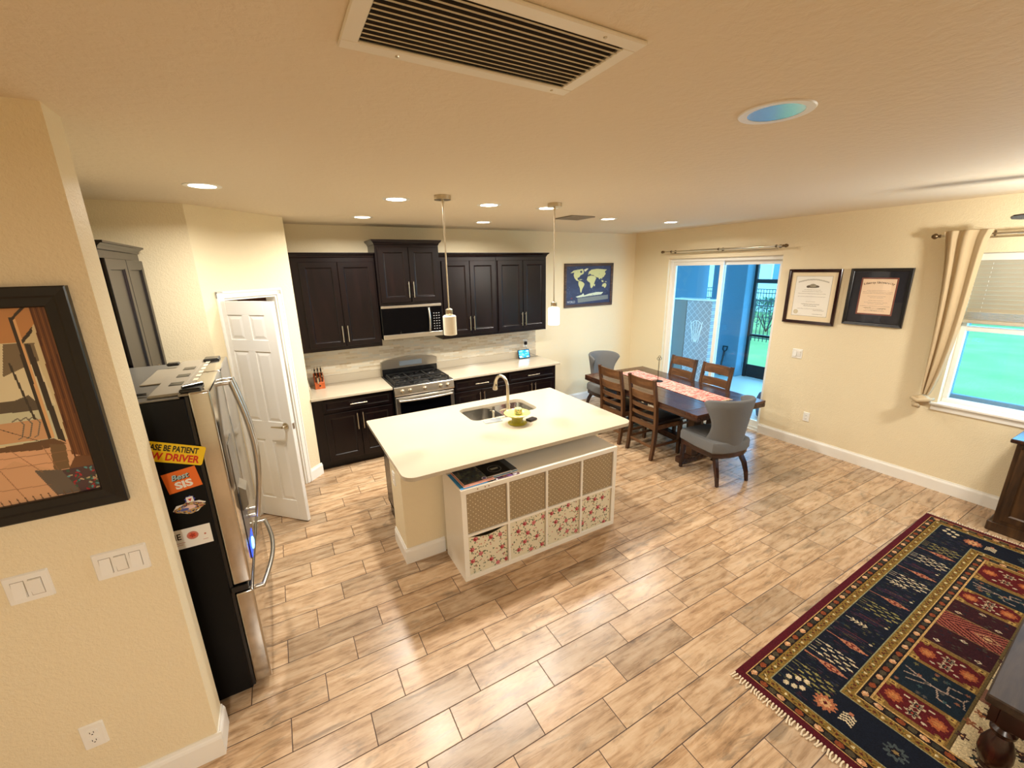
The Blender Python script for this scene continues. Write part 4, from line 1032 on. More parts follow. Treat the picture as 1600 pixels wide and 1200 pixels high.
t = thing('plug_adapter', 'black power adapter plugged into the backsplash above the smart display', 'power adapter', (-2.285, -.03, 1.14))
mb = MB(); mb.box(-2.322, -.014, 1.08, -2.248, -.0105, 1.20, .001); obj('outlet_plate', mb, M['trim'], t)
mb = MB(); mb.box(-2.308, -.05, 1.115, -2.262, -.0145, 1.165, .008); obj('adapter_body', mb, M['black'], t)

# magazines on the shelf unit
rg = np.random.default_rng(12)
def mag(cx, cy, z, w, h, ang, th_, bgc, label, art):
    t = thing('magazine', label, 'magazine', (cx, cy, z)); A = frame_M((cx, cy, z), (math.cos(ang), math.sin(ang), 0), (-math.sin(ang), math.cos(ang), 0))
    mb = MB(); mb.prism([(-w/2, -h/2), (w/2, -h/2), (w/2, h/2), (-w/2, h/2)], .0003, th_-.0006, M=A); obj('pages', mb, plain('magazine pages', (232, 222, 212), .7), t)
    c = Canvas(w, h, .002, bgc); art(c); c.build('cover', M['paintgloss'], t, A @ Matrix.Translation((-w/2, -h/2, th_-.0003)))
def a_blue(c):
    c.rect(0, 0, .02, c.h, (60, 140, 190))
def a_mix(cols, n=60):
    def f(c):
        for _ in range(n): c.ell(rg.uniform(0, c.w), rg.uniform(0, c.h), rg.uniform(.006, .03), rg.uniform(.005, .02), cols[rg.integers(len(cols))], rg.uniform(0, 3), .8)
    return f
def a_photo(c):
    a_mix([(60, 66, 60), (96, 100, 80), (30, 34, 44), (120, 110, 84), (50, 70, 90)], 120)(c); c.ell(c.w*.72, .03, .02, .02, (225, 220, 230)); c.ell(c.w*.72, .03, .014, .014, (80, 60, 120)); c.rect(0, 0, c.w, .012, (226, 150, 130))
def a_black(c):
    c.ell(.11, .10, .055, .055, (150, 145, 140)); c.ell(.11, .10, .051, .051, (16, 16, 18)); c.rect(.075, .104, .145, .112, (190, 180, 150)); c.rect(.08, .09, .14, .099, (190, 180, 150)); c.rect(0, 0, c.w, .01, (190, 186, 180))
    a = c.w*.8; c.rect(a, 0, c.w, c.h, (70, 74, 78)); c.rect(0, c.h-.01, c.w, c.h, (60, 60, 62))
KT = KZ+.0006
mag(-4.545, -2.985, KT, .285, .265, .01, .005, (46, 120, 170), 'blue covered magazine, lowest on the left of the cube shelf pile', a_blue)
mag(-4.335, -2.980, KT, .27, .275, -.01, .005, (70, 40, 60), 'lowest magazine on the right of the cube shelf pile, colourful edge', a_mix([(220, 210, 220), (180, 120, 90), (120, 80, 160), (230, 230, 235)]))
mag(-4.535, -2.975, KT+.0053, .25, .26, .02, .005, (226, 150, 120), 'salmon magazine between the blue one and the dark photo cover', a_mix([(235, 190, 160), (200, 110, 90)]))
mag(-4.53, -2.962, KT+.0106, .235, .26, .03, .005, (60, 62, 58), 'dark photo cover magazine on top at the left of the pile', a_photo)
mag(-4.325, -2.955, KT+.0053, .255, .25, .02, .005, (90, 150, 180), 'pale blue magazine directly under the black one on the pile', a_mix([(60, 120, 160), (200, 220, 230)]))
mag(-4.325, -2.945, KT+.0106, .26, .24, .03, .006, (16, 16, 18), 'black magazine with a ringed title on top of the pile', a_black)

# ================================================================= FRAMED THINGS
def framed(name, label, cat, Mx, w, h, fw_, fd, fm, canvas, glass=True, loc=None):
    """Mx: origin at the lower left outer corner on the wall, z towards the room"""
    o = Mx @ Vector((w/2, h/2, 0)); t = thing(name, label, cat, o)
    mb = MB()
    R = lambda i, z: [Mx @ Vector(p) for p in ((i, i, z), (w-i, i, z), (w-i, h-i, z), (i, h-i, z))]
    mb.ring([R(0, .0005), R(0, fd-.004), R(.004, fd), R(fw_*.45, fd-.002), R(fw_*.55, fd-.006), R(fw_-.004, fd-.008), R(fw_, fd-.012), R(fw_, .0005)], cap0=False, cap1=False)
    obj('frame', mb, fm, t)
    canvas.build('print', M['paint'], t, Mx @ Matrix.Translation((fw_-.001, fw_-.001, .006)))
    if glass:
        mb = MB(); mb.quad(*[Mx @ Vector(p) for p in ((fw_, fw_, .0085), (w-fw_, fw_, .0085), (w-fw_, h-fw_, .0085), (fw_, h-fw_, .0085))]); obj('glazing', mb, M['glass'], t)
    return t
# world map
WX0, WX1, WZ0, WZ1 = -1.535, -.511, 1.640, 2.339
fw_ = .045; c = Canvas(WX1-WX0-2*fw_+.002, WZ1-WZ0-2*fw_+.002, .003, (52, 60, 92)); rg = np.random.default_rng(5)
for _ in range(60): c.ell(rg.uniform(0, c.w), rg.uniform(0, c.h), rg.uniform(.03, .12), rg.uniform(.02, .08), (44, 50, 82) if rg.random() < .5 else (60, 72, 104), 0, .4)
# pixel outline (crop 1333x1200, print area x 215..1080, y 215..1000) converted to print units
def mp(p): return [((x-215)/865*c.w, (1-(y-215)/785)*c.h) for x, y in p]
land = (202, 204, 146); light = (222, 220, 190)
for q in ([(290, 355), (350, 300), (440, 285), (520, 270), (545, 330), (535, 370), (480, 400), (455, 440), (420, 455), (430, 490), (470, 520), (455, 530), (400, 500), (365, 450), (350, 400), (360, 340)],
          [(440, 540), (480, 515), (530, 545), (560, 580), (550, 620), (520, 680), (500, 760), (485, 755), (470, 660), (445, 600)],
          [(600, 500), (620, 430), (690, 410), (760, 430), (790, 470), (760, 540), (740, 620), (700, 680), (680, 660), (665, 560), (625, 530)],
          [(625, 400), (640, 330), (690, 290), (800, 275), (900, 285), (1000, 295), (960, 330), (965, 400), (935, 450), (900, 470), (910, 500), (880, 470), (850, 500), (830, 460), (790, 450), (730, 410), (690, 400), (660, 370)],
          [(905, 650), (920, 600), (975, 575), (1000, 610), (995, 650), (965, 690), (945, 655)], [(745, 600), (770, 590), (765, 640), (748, 640)], [(960, 540), (1010, 550), (985, 562)], [(890, 520), (930, 520), (935, 560), (905, 555)],
          [(955, 380), (975, 360), (970, 410)], [(630, 345), (655, 335), (645, 365)], [(395, 840), (520, 800), (540, 770), (560, 820), (650, 790), (800, 765), (940, 770), (900, 820), (700, 835), (430, 860)]): c.poly(mp(q), land if q[0][1] < 700 else (206, 216, 190))
c.poly(mp([(540, 290), (600, 262), (630, 270), (580, 320), (565, 330)]), light); c.poly(mp([(445, 490), (500, 480), (520, 490), (480, 497)]), land); c.ell(*mp([(490, 330)])[0], .022, .018, (52, 60, 92)); c.line(mp([(690, 405), (730, 412)]), .012, (52, 60, 92))
c.poly(mp([(430, 870), (1040, 835), (1045, 925), (440, 970)]), (112, 120, 122))
for k in range(5): c.line(mp([(450, 885+k*17), (1020, 850+k*17)]), .003, (150, 156, 150), .7)
for _ in range(50):
    x, y = rg.uniform(0, c.w), rg.uniform(.1, c.h); c.ell(x, y, .008, .005, (110, 130, 160), 0, .6)
c.ell(*mp([(320, 870)])[0], .02, .012, (130, 60, 70), 0, .8)
t = framed('world_map_print', 'framed scratch-style world map in blue and tan on the back wall', 'wall art', frame_M((WX0, 0, WZ0), (1, 0, 0), (0, 0, 1)), WX1-WX0, WZ1-WZ0, fw_, .025, M['wrustic'], c, False)
text('map_title', 'WORLD', .055, plain('pale map print', (190, 200, 210), .5, var=0), t, frame_M((-1.39, -.0075, 1.725), (1, 0, 0), (0, 0, 1)), sx=.8)
# certificates on the right wall: x along -y
def cert(y0, y1, z0, z1, fw_, fm, draw, name, label):
    Mx = frame_M((0, y0, z0), (0, -1, 0), (0, 0, 1)); w_, h_ = y0-y1, z1-z0
    c = Canvas(w_-2*fw_+.002, h_-2*fw_+.002, .0025, (234, 216, 180)); draw(c)
    return framed(name, label, 'framed certificate', Mx, w_, h_, fw_, .028, fm, c, True), Mx
fmah = plain('glossy mahogany frame', (44, 16, 14), .15, var=.2); fblk = plain('black satin frame', (20, 18, 18), .3)
def scr(c, x0, x1, y, col, wd=.0035, amp=.0015, al=.8):
    n = int((x1-x0)/.004); pts = [(x0+(x1-x0)*k/n, y+amp*math.sin(k*2.1)+amp*.6*math.sin(k*.9+y*99)) for k in range(n+1)]; c.line(pts, wd, col, al)
def d1(c):
    w, h = c.w, c.h; a, b = .075*w/.5, .07
    c.rect(.052, .058, w-.052, h-.045, (70, 60, 48)); c.rect(.055, .061, w-.055, h-.048, (240, 236, 224))
    g = (140, 132, 112); mid = w/2
    for k in range(23):
        x = mid-.16+k*.32/22; y = h-.115+.03*math.cos((k-11)/11*PI/2); c.ell(x, y, .005, .009, g, .3*math.sin(k*3), .8)
    c.ell(mid, h-.165, .07, .018, (110, 100, 82)); c.ell(mid, h-.155, .035, .02, (150, 140, 118)); c.ell(mid-.05, h-.172, .02, .01, (84, 74, 60)); c.ell(mid+.05, h-.168, .02, .01, (84, 74, 60))
    for k, (y, hw) in enumerate(((.205, .09), (.225, .11), (.25, .15), (.285, .15), (.345, .05), (.375, .10), (.395, .07), (.43, .14))): scr(c, mid-hw, mid+hw, h-y, g if k not in (5, 6) else (110, 102, 84), .004 if k in (5, 6) else .0025, .002)
    c.ell(.10, .105, .026, .026, (196, 180, 140)); c.ell(.10, .105, .02, .02, (210, 200, 170))
    scr(c, w*.58, w*.82, .13, g); scr(c, w*.58, w*.8, .085, g)
cert(-2.632, -3.20, 1.559, 2.204, .036, fmah, d1, 'framed_certificate', 'certificate with cream mat in a glossy mahogany frame, nearer the sliding door')
def d2(c):
    w, h = c.w, c.h; c.a[:] = (22, 24, 36); m = .09
    c.rect(m-.012, m-.012+.01, w-m+.012, h-m+.022, (150, 84, 66)); c.rect(m-.006, m+.004, w-m+.006, h-m+.016, (70, 26, 26)); c.rect(m, m+.01, w-m, h-m+.01, (243, 216, 184))
    g = (120, 98, 72); mid = w/2
    for y, hw in ((.19, .10), (.205, .13), (.22, .13), (.25, .08), (.265, .06), (.295, .065), (.315, .1), (.33, .07), (.355, .13), (.375, .10), (.39, .08), (.405, .09)): scr(c, mid-hw, mid+hw, h-y-.01, g, .0022, .001, .7)
    scr(c, mid-.09, mid-.03, .16, g, .004); scr(c, mid+.03, mid+.1, .155, g); scr(c, mid-.03, mid+.03, .13, g)
t, Mx = cert(-3.283, -3.818, 1.602, 2.208, .032, fblk, d2, 'framed_certificate', 'Liberty University diploma with dark mat in a black frame, nearer the window')
ink = plain('brown ink', (96, 70, 48), .6, var=0); wd_ = .535; s_ = 'Liberty University'
for k, ch_ in enumerate(s_):
    if ch_ == ' ': continue
    u = (k-(len(s_)-1)/2)/(len(s_)/2); A = Mx @ Matrix.Translation((wd_/2+u*.135, .606-.165+.018*(1-u*u), .0074)) @ Matrix.Rotation(-u*.28, 4, 'Z')
    text('title_letter', ch_, .030, ink, t, A, bold=.0006, sx=.9)
# print on the left wall
bx1, bz0, bz1 = -6.25, 1.435, 2.252; bw = 1.15; fw_ = .068
c = Canvas(bw-2*fw_+.002, bz1-bz0-2*fw_+.002, .0022, (206, 176, 132)); cw_ = c.w
def fl(q): return [(cw_-x, y) for x, y in q]
c.rect(0, 0, cw_, .21, (222, 172, 130)); c.rect(0, .21, cw_, c.h, (216, 200, 156))
for k, q in (
    ('ceil', [(0.142, 0.693), (-0.006, 0.693), (0.048, 0.619), (0.083, 0.569), (1.2, 0.578), (1.2, .7)]), ('sky', [(1.2, 0.57), (0.083, 0.569), (0.06, 0.485), (0.053, 0.341), (1.2, 0.371)]), ('roofdark', [(0.129, 0.567), (0.056, 0.563), (0.058, 0.502), (0.155, 0.457)]),
    ('water', [(1.2, 0.345), (0.057, 0.349), (0.066, 0.216), (1.2, 0.244)]), ('city', [(0.9, 0.36), (0.148, 0.372), (0.111, 0.387), (0.091, 0.348), (0.095, 0.331), (0.9, 0.338)]), ('deck', [(0.9, 0.301), (0.098, 0.298), (0.095, 0.223), (0.9, 0.233)]),
    ('desk', [(0.242, 0.213), (0.086, 0.221), (0.056, 0.195), (0.129, 0.185), (0.245, 0.199)]), ('cab', [(0.1, 0.201), (0.061, 0.192), (0.069, 0.1), (0.111, 0.1)]), ('post1', [(0.097, 0.652), (0.086, 0.651), (0.09, 0.223), (0.1, 0.22)]),
    ('post2', [(0.088, 0.651), (0.081, 0.651), (0.081, 0.224), (0.09, 0.222)]), ('post1', [(0.08, 0.562), (0.066, 0.56), (0.057, 0.199), (0.074, 0.215)]), ('post1', [(0.055, 0.688), (0.046, 0.687), (0.089, 0.642), (0.094, 0.648)]),
    ('post1', [(0.048, 0.619), (0.052, 0.599), (0.084, 0.562), (0.084, 0.576)]), ('floorb', [(0.046, 0.142), (-0.018, 0.138), (-0.019, 0.093), (0.072, 0.097)]), ('curt', [(0.041, 0.69), (-0.005, 0.69), (-0.017, 0.134), (0.016, 0.134), (0.052, 0.151)]),
    ('rugp', [(0.098, 0.096), (-0.015, 0.098), (-0.02, 0.0), (0.065, 0.0)]), ('chaise', [(0.16, 0.113), (0.093, 0.099), (0.061, 0.001), (0.124, 0.004)]), ('blue', [(0.254, 0.164), (0.236, 0.122), (0.221, 0.002), (0.293, 0.002)])):
    c.poly(fl(q), dict(ceil=(196, 140, 86), sky=(226, 214, 176), roofdark=(126, 110, 84), water=(206, 204, 170), city=(96, 84, 66), deck=(206, 160, 116), desk=(110, 80, 52), cab=(120, 94, 62), post1=(64, 54, 42), post2=(226, 178, 122), curt=(112, 70, 36), rugp=(84, 62, 60), chaise=(104, 92, 78), blue=(52, 74, 84), floorb=(116, 78, 48))[k])
for k in range(7): c.line(fl([(.038-k*.0065, .685), (.046-k*.009, .14)]), .003, (142, 92, 48) if k % 2 else (84, 48, 24))
rg = np.random.default_rng(8)
for _ in range(60):
    u_ = rg.uniform(0, .10); v_ = rg.uniform(.004, .092); c.ell(cw_-u_+.004, v_, .006, .003, [(90, 150, 150), (170, 44, 50), (60, 90, 70), (190, 170, 130)][rg.integers(4)], rg.uniform(0, 3))
c.poly(fl([(0.098, 0.096), (0.20, 0.16), (0.30, .10), (.30, .0), (.124, .0), (.16, .113)]), (214, 166, 124))
c.poly(fl([(0.16, 0.113), (0.093, 0.099), (0.061, 0.001), (0.124, 0.004)]), (104, 92, 78))
for a_, b_ in (((0.05, .165), (.30, .175)), ((.07, .13), (.3, .14)), ((.13, .05), (.3, .06)), ((.12, .20), (.10, .10)), ((.2, .2), (.14, .1)), ((.26, .2), (.2, .0))): c.line(fl([a_, b_]), .0022, (150, 108, 74), .8)
for k in range(12): c.line(fl([(.065+k*.02, .018), (.06+k*.02, -.01)]), .003, (110, 84, 60))
for dx in (0, .02, .04): c.line(fl([(.17-dx, .30), (.155-dx, .31), (.145-dx, .285), (.16-dx, .24), (.17-dx, .235)]), .0035, (120, 112, 96))
c.line(fl([(.6, .345), (.3, .35), (.12, .216)]), .002, (60, 54, 44)); c.line(fl([(.13, .50), (.115, .30)]), .006, (70, 62, 50))
c.rect(0, .575, cw_*.8, .6, (64, 54, 42)); c.rect(cw_*.5, .1, cw_*.53, .6, (64, 54, 42)); c.poly(fl([(.5, .15), (.9, .17), (.95, .02), (.45, .0)]), (92, 100, 104))
framed('framed_print', 'large black framed print of a room with brown curtains on the left wall', 'wall art', frame_M((bx1-bw, -3.584, bz0), (1, 0, 0), (0, 0, 1)), bw, bz1-bz0, fw_, .03, fblk, c, False)
# ================================================================= DINING
TR = math.radians(-4.0); TC = (-1.315, -1.965); TZ = .745
t = thing('dining_table', 'dark walnut trestle dining table with plank top beside the sliding door', 'dining table', (TC[0], TC[1], 0), TR)
hw, hl = .55, 1.02
mb = MB(); pw = (2*hw)/6
for k in range(6): mb.box(-hw+k*pw+.0008, -hl+.16, TZ-.035, -hw+(k+1)*pw-.0008, hl-.16, TZ, .0015)
obj('table_top', mb, M['wtable'], t, world=False)
for s_ in (-1, 1):
    mb = MB(); a, b = sorted((s_*(hl-.158), s_*hl)); mb.box(-hw, a, TZ-.035, hw, b, TZ, .003); obj('breadboard_end', mb, woodm('cross grain walnut', (45, 24, 16), (76, 43, 28), (100, 60, 38), .24, 'x', .8), t, world=False)
mb = MB()
for s_ in (-1, 1): mb.box(s_*hw-(.035 if s_ > 0 else 0), -hl, TZ-.075, s_*hw+(.035 if s_ < 0 else 0), hl, TZ-.0355, .002); mb.box(-hw+.035, s_*hl-(.035 if s_ > 0 else 0), TZ-.075, hw-.035, s_*hl+(.035 if s_ < 0 else 0), TZ-.0355, .002)
obj('apron', mb, M['wtable'], t, world=False)
for s_ in (-1, 1):
    y = s_*.66
    mb = MB(); mb.box(-.36, y-.055, 0, .36, y+.055, .075, .008); obj('foot', mb, M['wtable'], t, world=False)
    for xx in (-.15, .15): mb = MB(); mb.box(xx-.055, y-.045, .0755, xx+.055, y+.045, TZ-.11, .004); obj('post', mb, M['wchairz'], t, world=False)
    mb = MB(); mb.box(-.38, y-.05, TZ-.1095, .38, y+.05, TZ-.036, .004); obj('head_beam', mb, M['wtable'], t, world=False)
mb = MB(); mb.box(-.055, -.604, .09, .055, .604, .17, .004); obj('stretcher', mb, M['wtable'], t, world=False)
def T_(x, y, z=0):
    c_, s_ = math.cos(TR), math.sin(TR); return (TC[0]+x*c_-y*s_, TC[1]+x*s_+y*c_, z)
# runner
rg = np.random.default_rng(9); c = Canvas(.35, 1.62, .004, (214, 130, 118))
c.a[:] = np.array((216, 136, 124)); rows_ = rg.uniform(0, 1, c.ny)
pal = [(224, 150, 136), (190, 64, 60), (236, 206, 190), (206, 104, 94), (232, 170, 156)]
for j in range(c.ny):
    x = 0
    while x < c.nx:
        n_ = int(rg.integers(3, 16)); c.a[j, x:x+n_] = pal[rg.integers(5)]; x += n_
c.a *= rg.uniform(.92, 1.06, (c.ny, 1, 1))
rx_, ry_, _ = T_(.095, .02)
t = thing('table_runner', 'red and cream woven runner with a fringe along the dining table', 'table runner', (rx_, ry_, TZ+.001), TR+math.radians(-1.5))
c.build('woven_cloth', attrm('woven cotton', .95, .4, 300, .1), t, Matrix.Translation((-.175, -.81, .003)), world=False, disp=lambda X, Y: .0012*np.sin(Y*60)*np.sin(X*20+Y*9))
mb = MB(); r = random.Random(3); fr = plain('cream fringe', (226, 196, 150), .9)
for s_ in (-1, 1):
    for k in range(26): x = -.17+k*.0136; mb.tube([(x, s_*.808, .003), (x+r.uniform(-.008, .008), s_*(.83+r.random()*.012), .002)], .0018, 4)
tag(obj('fringe', mb, fr, t, world=False), None, None, None, 'stuff')
# black metal stand with a trefoil top
mx_, my_, _ = T_(.085, .21)
t = thing('metal_stand', 'thin black metal stand with a looped top on the middle of the table runner', 'stand', (mx_, my_, TZ+.006))
mb = MB(); mb.lathe([(.07, 0), (.072, .004), (.03, .010), (.008, .014)], (0, 0, 0), 24); obj('base', mb, M['iron'], t, smooth=True, world=False)
mb = MB(); mb.tube([(0, 0, .013), (0, 0, .30)], .0045, 8); obj('rod', mb, M['iron'], t, smooth=True, world=False)
mb = MB()
for a in (0, 2.1, 4.2):
    cx, cz = .017*math.sin(a), .322+.017*math.cos(a); q = [(cx+.015*math.cos(k*PI/6), 0, cz+.015*math.sin(k*PI/6)) for k in range(13)]
    q = [(p[0], p[0]*-.4, p[2]) for p in q]; mb.tube(q, .003, 6)
obj('trefoil_finial', mb, M['iron'], t, smooth=True, world=False)

# ladder-back chairs (local: sitter looks to +y)
def ladder_chair(name, label, loc, rz, group=None):
    t = thing(name, label, 'chair', loc, rz, group)
    W_ = .455; hx_ = W_/2-.02
    for s_ in (-1, 1):
        x = s_*hx_; mb = MB()
        mb.sweep([(x, -.235, 0), (x, -.215, .12), (x, -.195, .30), (x, -.19, .45), (x, -.205, .65), (x, -.235, .85), (x, -.265, 1.01)], .036, [.036, .04, .046, .05, .042, .036, .03])
        obj('back_post', mb, M['wchairz'], t, world=False)
        mb = MB(); mb.sweep([(x, .215, 0), (x, .215, .44)], [.034, .042], [.034, .042]); obj('front_leg', mb, M['wchairz'], t, world=False)
        mb = MB(); mb.box(x-.011, -.18, .16, x+.011, .195, .19, .002); obj('side_stretcher', mb, M['wchair'], t, world=False); mb = MB(); mb.box(x-.012, -.17, .385, x+.012, .195, .44, .002); obj('side_rail', mb, M['wchair'], t, world=False)
    mb = MB(); mb.box(-hx_+.02, .205, .385, hx_-.02, .228, .44, .002); obj('front_rail', mb, M['wchair'], t, world=False)
    mb = MB(); mb.box(-hx_+.02, -.205, .375, hx_-.02, -.18, .44, .002); obj('back_rail', mb, M['wchair'], t, world=False)
    mb = MB(); mb.box(-hx_+.012, -.212, .14, hx_-.012, -.19, .17, .002); obj('back_stretcher', mb, M['wchair'], t, world=False)
    def slat(z0, z1, y0, y1, bow=.03):
        m_ = MB(); rings = []
        for k in range(9):
            u = k/8*2-1; x = u*(hx_-.008); dy = -bow*(1-u*u)
            rings.append([Vector((x, y0+dy-.009, z0)), Vector((x, y0+dy+.009, z0)), Vector((x, y1+dy+.009, z1)), Vector((x, y1+dy-.009, z1))])
        m_.ring(rings); obj('slat', m_, M['wchair'], t, world=False)
    slat(.885, 1.0, -.236, -.257); slat(.725, .825, -.212, -.228); slat(.61, .66, -.196, -.204, .026); slat(.515, .555, -.19, -.193, .024)
    mb = MB(); o = rrect(-hx_+.0, -.172, hx_, .24, .03, 4)
    sc = lambda k, z: [Vector((p[0]*k, .03+(p[1]-.03)*k, z)) for p in o]
    mb.ring([sc(.97, .4405), sc(1, .455), sc(.99, .475), sc(.9, .490), sc(.6, .497)]); obj('seat_cushion', mb, M['leather'], t, world=False, smooth=True)
    return t
# back posts stand 0.265 behind the origin at the top
ch = ladder_chair('dining_chair', 'wooden ladder-back chair on the kitchen side of the table, nearer the camera', (-1.70, -2.185, 0), math.radians(-90-3))
dup(ch, (-1.695, -1.625, 0), math.radians(-90-2), 'wooden ladder-back chair on the kitchen side of the table, nearer the back wall')
dup(ch, (-.905, -1.70, 0), math.radians(90-4), 'wooden ladder-back chair in front of the sliding door, nearer the back wall')
dup(ch, (-.925, -2.245, 0), math.radians(90-3), 'wooden ladder-back chair in front of the sliding door, nearer the camera')

# grey upholstered wing-back chairs
def wing_chair(name, label, loc, rz):
    t = thing(name, label, 'chair', loc, rz)
    # seat
    o = [(-.25, -.22), (-.275, .0), (-.265, .25), (-.235, .275), (0, .285), (.235, .275), (.265, .25), (.275, 0), (.25, -.22), (.15, -.27), (0, -.285), (-.15, -.27)]
    mb = MB(); sc = lambda k, z: [Vector((p[0]*k, p[1]*k, z)) for p in o]
    mb.ring([sc(.95, .355), sc(1.0, .37), sc(1.0, .45), sc(.96, .475), sc(.8, .488), sc(.4, .492)]); obj('seat', mb, M['greyfab'], t, world=False, smooth=True)
    mb = MB(); mb.ring([sc(.93, .30), sc(.95, .31), sc(.95, .3545), sc(.9, .3545)]); obj('seat_frame', mb, M['wdark'], t, world=False, smooth=True)
    # wrap-around back: angle along the shell, v upwards
    nu, nv = 22, 9; inn, out = [], []
    for j in range(nv):
        v = j/(nv-1); I, O_ = [], []
        for i in range(nu+1):
            u = i/nu*2-1; au = abs(u)
            # how high the shell reaches at this u: sides have an S-shaped front edge
            vv = v*(1.0-.06*au**6)
            z = .372+vv*(.565-.03*au**2)
            ang = u*(1.72-.55*math.sin(PI*min(1, vv*1.0))**1.0*1.0+.10*vv)   # wings narrow at waist, spread on top
            rx = .222+.050*vv**1.6; ry = .255+.0*vv; lean = -.02-.075*vv
            for L_, k in ((O_, 1.0), (I, 1.0-.17*(1-.35*vv))):
                x = rx*k*math.sin(ang); y = -ry*k*math.cos(ang)+lean+(.02 if k < 1 else 0)
                L_.append(Vector((x, y, z)))
        inn.append(I); out.append(O_)
    rings = [list(o_)+list(reversed(i_)) for o_, i_ in zip(out, inn)]
    # rounded top edge
    o_, i_ = out[-1], inn[-1]; mid = [(a*.78+b*.22)+Vector((0, 0, .014)) for a, b in zip(o_, i_)]; mid2 = [(a*.22+b*.78)+Vector((0, 0, .014)) for a, b in zip(o_, i_)]
    rings.append(mid+list(reversed(mid2)))
    mb = MB(); mb.ring(rings, cap0=False, cap1=False)
    n = nu+1; vs = mb.bm.verts; vs.ensure_lookup_table(); top = list(vs)[-2*n:]
    for k in range(n-1): mb.bm.faces.new((top[k], top[k+1], top[2*n-2-k], top[2*n-1-k]))
    obj('backrest', mb, M['greyfab'], t, world=False, smooth='all')
    for s_ in (-1, 1):
        mb = MB(); mb.sweep([(s_*.225, .225, .3545), (s_*.232, .238, 0)], [.045, .028], [.045, .028]); obj('front_leg', mb, M['wdark'], t, world=False)
        mb = MB(); mb.sweep([(s_*.165, -.185, .30), (s_*.19, -.235, .20), (s_*.197, -.268, .1), (s_*.20, -.285, 0)], [.04, .038, .032, .026], [.045, .04, .032, .026]); obj('rear_leg', mb, M['wdark'], t, world=False)
    return t
wc = wing_chair('wing_chair', 'grey upholstered wing-back chair at the near end of the dining table', (-1.585, -2.95, 0), math.radians(-11))
dup(wc, (-1.175, -.735, 0), math.radians(180-3), 'grey upholstered wing-back chair at the far end of the table by the back wall')

# ================================================================= RUG
RL, RW_ = 3.008, 2.3
c = Canvas(RL, RW_, .005, (30, 30, 48)); X, Y = c.X, c.Y
navy = (22, 27, 40); maroon = (92, 20, 30); gold = (146, 110, 42); gold2 = (120, 84, 30); ivory = (222, 200, 156); peach = (190, 112, 78); olive = (134, 124, 60); dred = (100, 22, 26); dk = (34, 26, 26)
rg = np.random.default_rng(21)
D = np.minimum(np.minimum(X, RL-X), np.minimum(Y, RW_-Y))
c.a[:] = maroon
# the painted plane has v growing away from the kitchen
def band(d0, d1, col): c.put((D >= d0) & (D < d1), col)
band(.038, .044, (206, 160, 90)); band(.044, .084, dk); band(.084, .128, gold); band(.128, .134, (150, 150, 110)); band(.134, .368, navy); band(.368, .374, (150, 150, 110)); band(.374, .420, gold); band(.420, .426, (206, 170, 100)); band(.426, .472, dk); band(.472, .478, (206, 160, 90))
def along(d, step, fn, ph=0):
    """call fn(x, y, ang, k) round the border at depth d"""
    k = 0
    for (x0, y0, x1, y1, a) in ((d, d, RL-d, d, 0), (RL-d, d, RL-d, RW_-d, PI/2), (RL-d, RW_-d, d, RW_-d, PI), (d, RW_-d, d, d, 1.5*PI)):
        L_ = math.hypot(x1-x0, y1-y0); n_ = int(L_/step)
        for i in range(n_):
            s_ = (i+.5)/n_; fn(x0+(x1-x0)*s_, y0+(y1-y0)*s_, a, k); k += 1
for dd in (.064, .449):
    def f(x, y, a, k):
        cols = [(214, 150, 96), (84, 72, 50), (150, 70, 36), (60, 56, 44)]
        c.ell(x, y, .020, .015, cols[k % 4], a); 
        if k % 4 == 0: c.ell(x+.01*math.cos(a), y+.01*math.sin(a), .012, .006, (236, 190, 140), a+.6)
    along(dd, .045, f)
for dd in (.106, .397):
    def f(x, y, a, k):
        c.ell(x, y, .0075, .0075, (226, 206, 150) if k % 3 == 0 else (94, 40, 26)); sgn = 1 if k % 2 else -1
        c.ell(x+.018*math.cos(a)-sgn*.011*math.sin(a), y+.018*math.sin(a)+sgn*.011*math.cos(a), .010, .004, (90, 58, 26), a+sgn*.7); c.ell(x-.012*math.cos(a)-sgn*.008*math.sin(a), y-.012*math.sin(a)+sgn*.008*math.cos(a), .007, .003, (84, 92, 44), a)
    along(dd, .034, f)
# navy border on the long sides: rows of lens motifs running across it
def cluster(x, side, kind):
    Yv = lambda v: v if side == 0 else RW_-v
    if kind in (0, 2):
        col = ivory if kind == 0 else (156, 142, 74)
        for r_ in range(5):
            for q in range(3): c.dia(x+(r_-2)*.026, Yv(.20+q*.058+(r_ % 2)*.026), .0075, .024, col)
            c.line([(x+(r_-2)*.026, Yv(.14)), (x+(r_-2)*.026, Yv(.175))], .004, col, .8)
    elif kind == 1:
        c.line([(x, Yv(.14)), (x, Yv(.20))], .006, peach)
        c.dia(x, Yv(.28), .026, .085, peach); c.dia(x, Yv(.28), .016, .065, (120, 44, 36))
        for q in range(4): c.ell(x, Yv(.235+q*.03), .008, .009, (204, 132, 90))
    elif kind == 3:
        c.line([(x, Yv(.15)), (x, Yv(.27))], .005, ivory)
        for q in range(4):
            for s_ in (-1, 1): c.line([(x, Yv(.20+q*.022)), (x+s_*.018, Yv(.185+q*.022))], .006, ivory)
    else:
        for r_ in range(4): c.line([(x+(r_-1.5)*.016, Yv(.15+.02*r_)), (x+(r_-1.5)*.016, Yv(.30+.01*r_))], .004, [(92, 40, 60), (60, 40, 70), (110, 50, 50), (50, 70, 70)][r_])
        c.dia(x, Yv(.335), .010, .010, ivory); c.dia(x+.03, Yv(.34), .008, .008, olive)
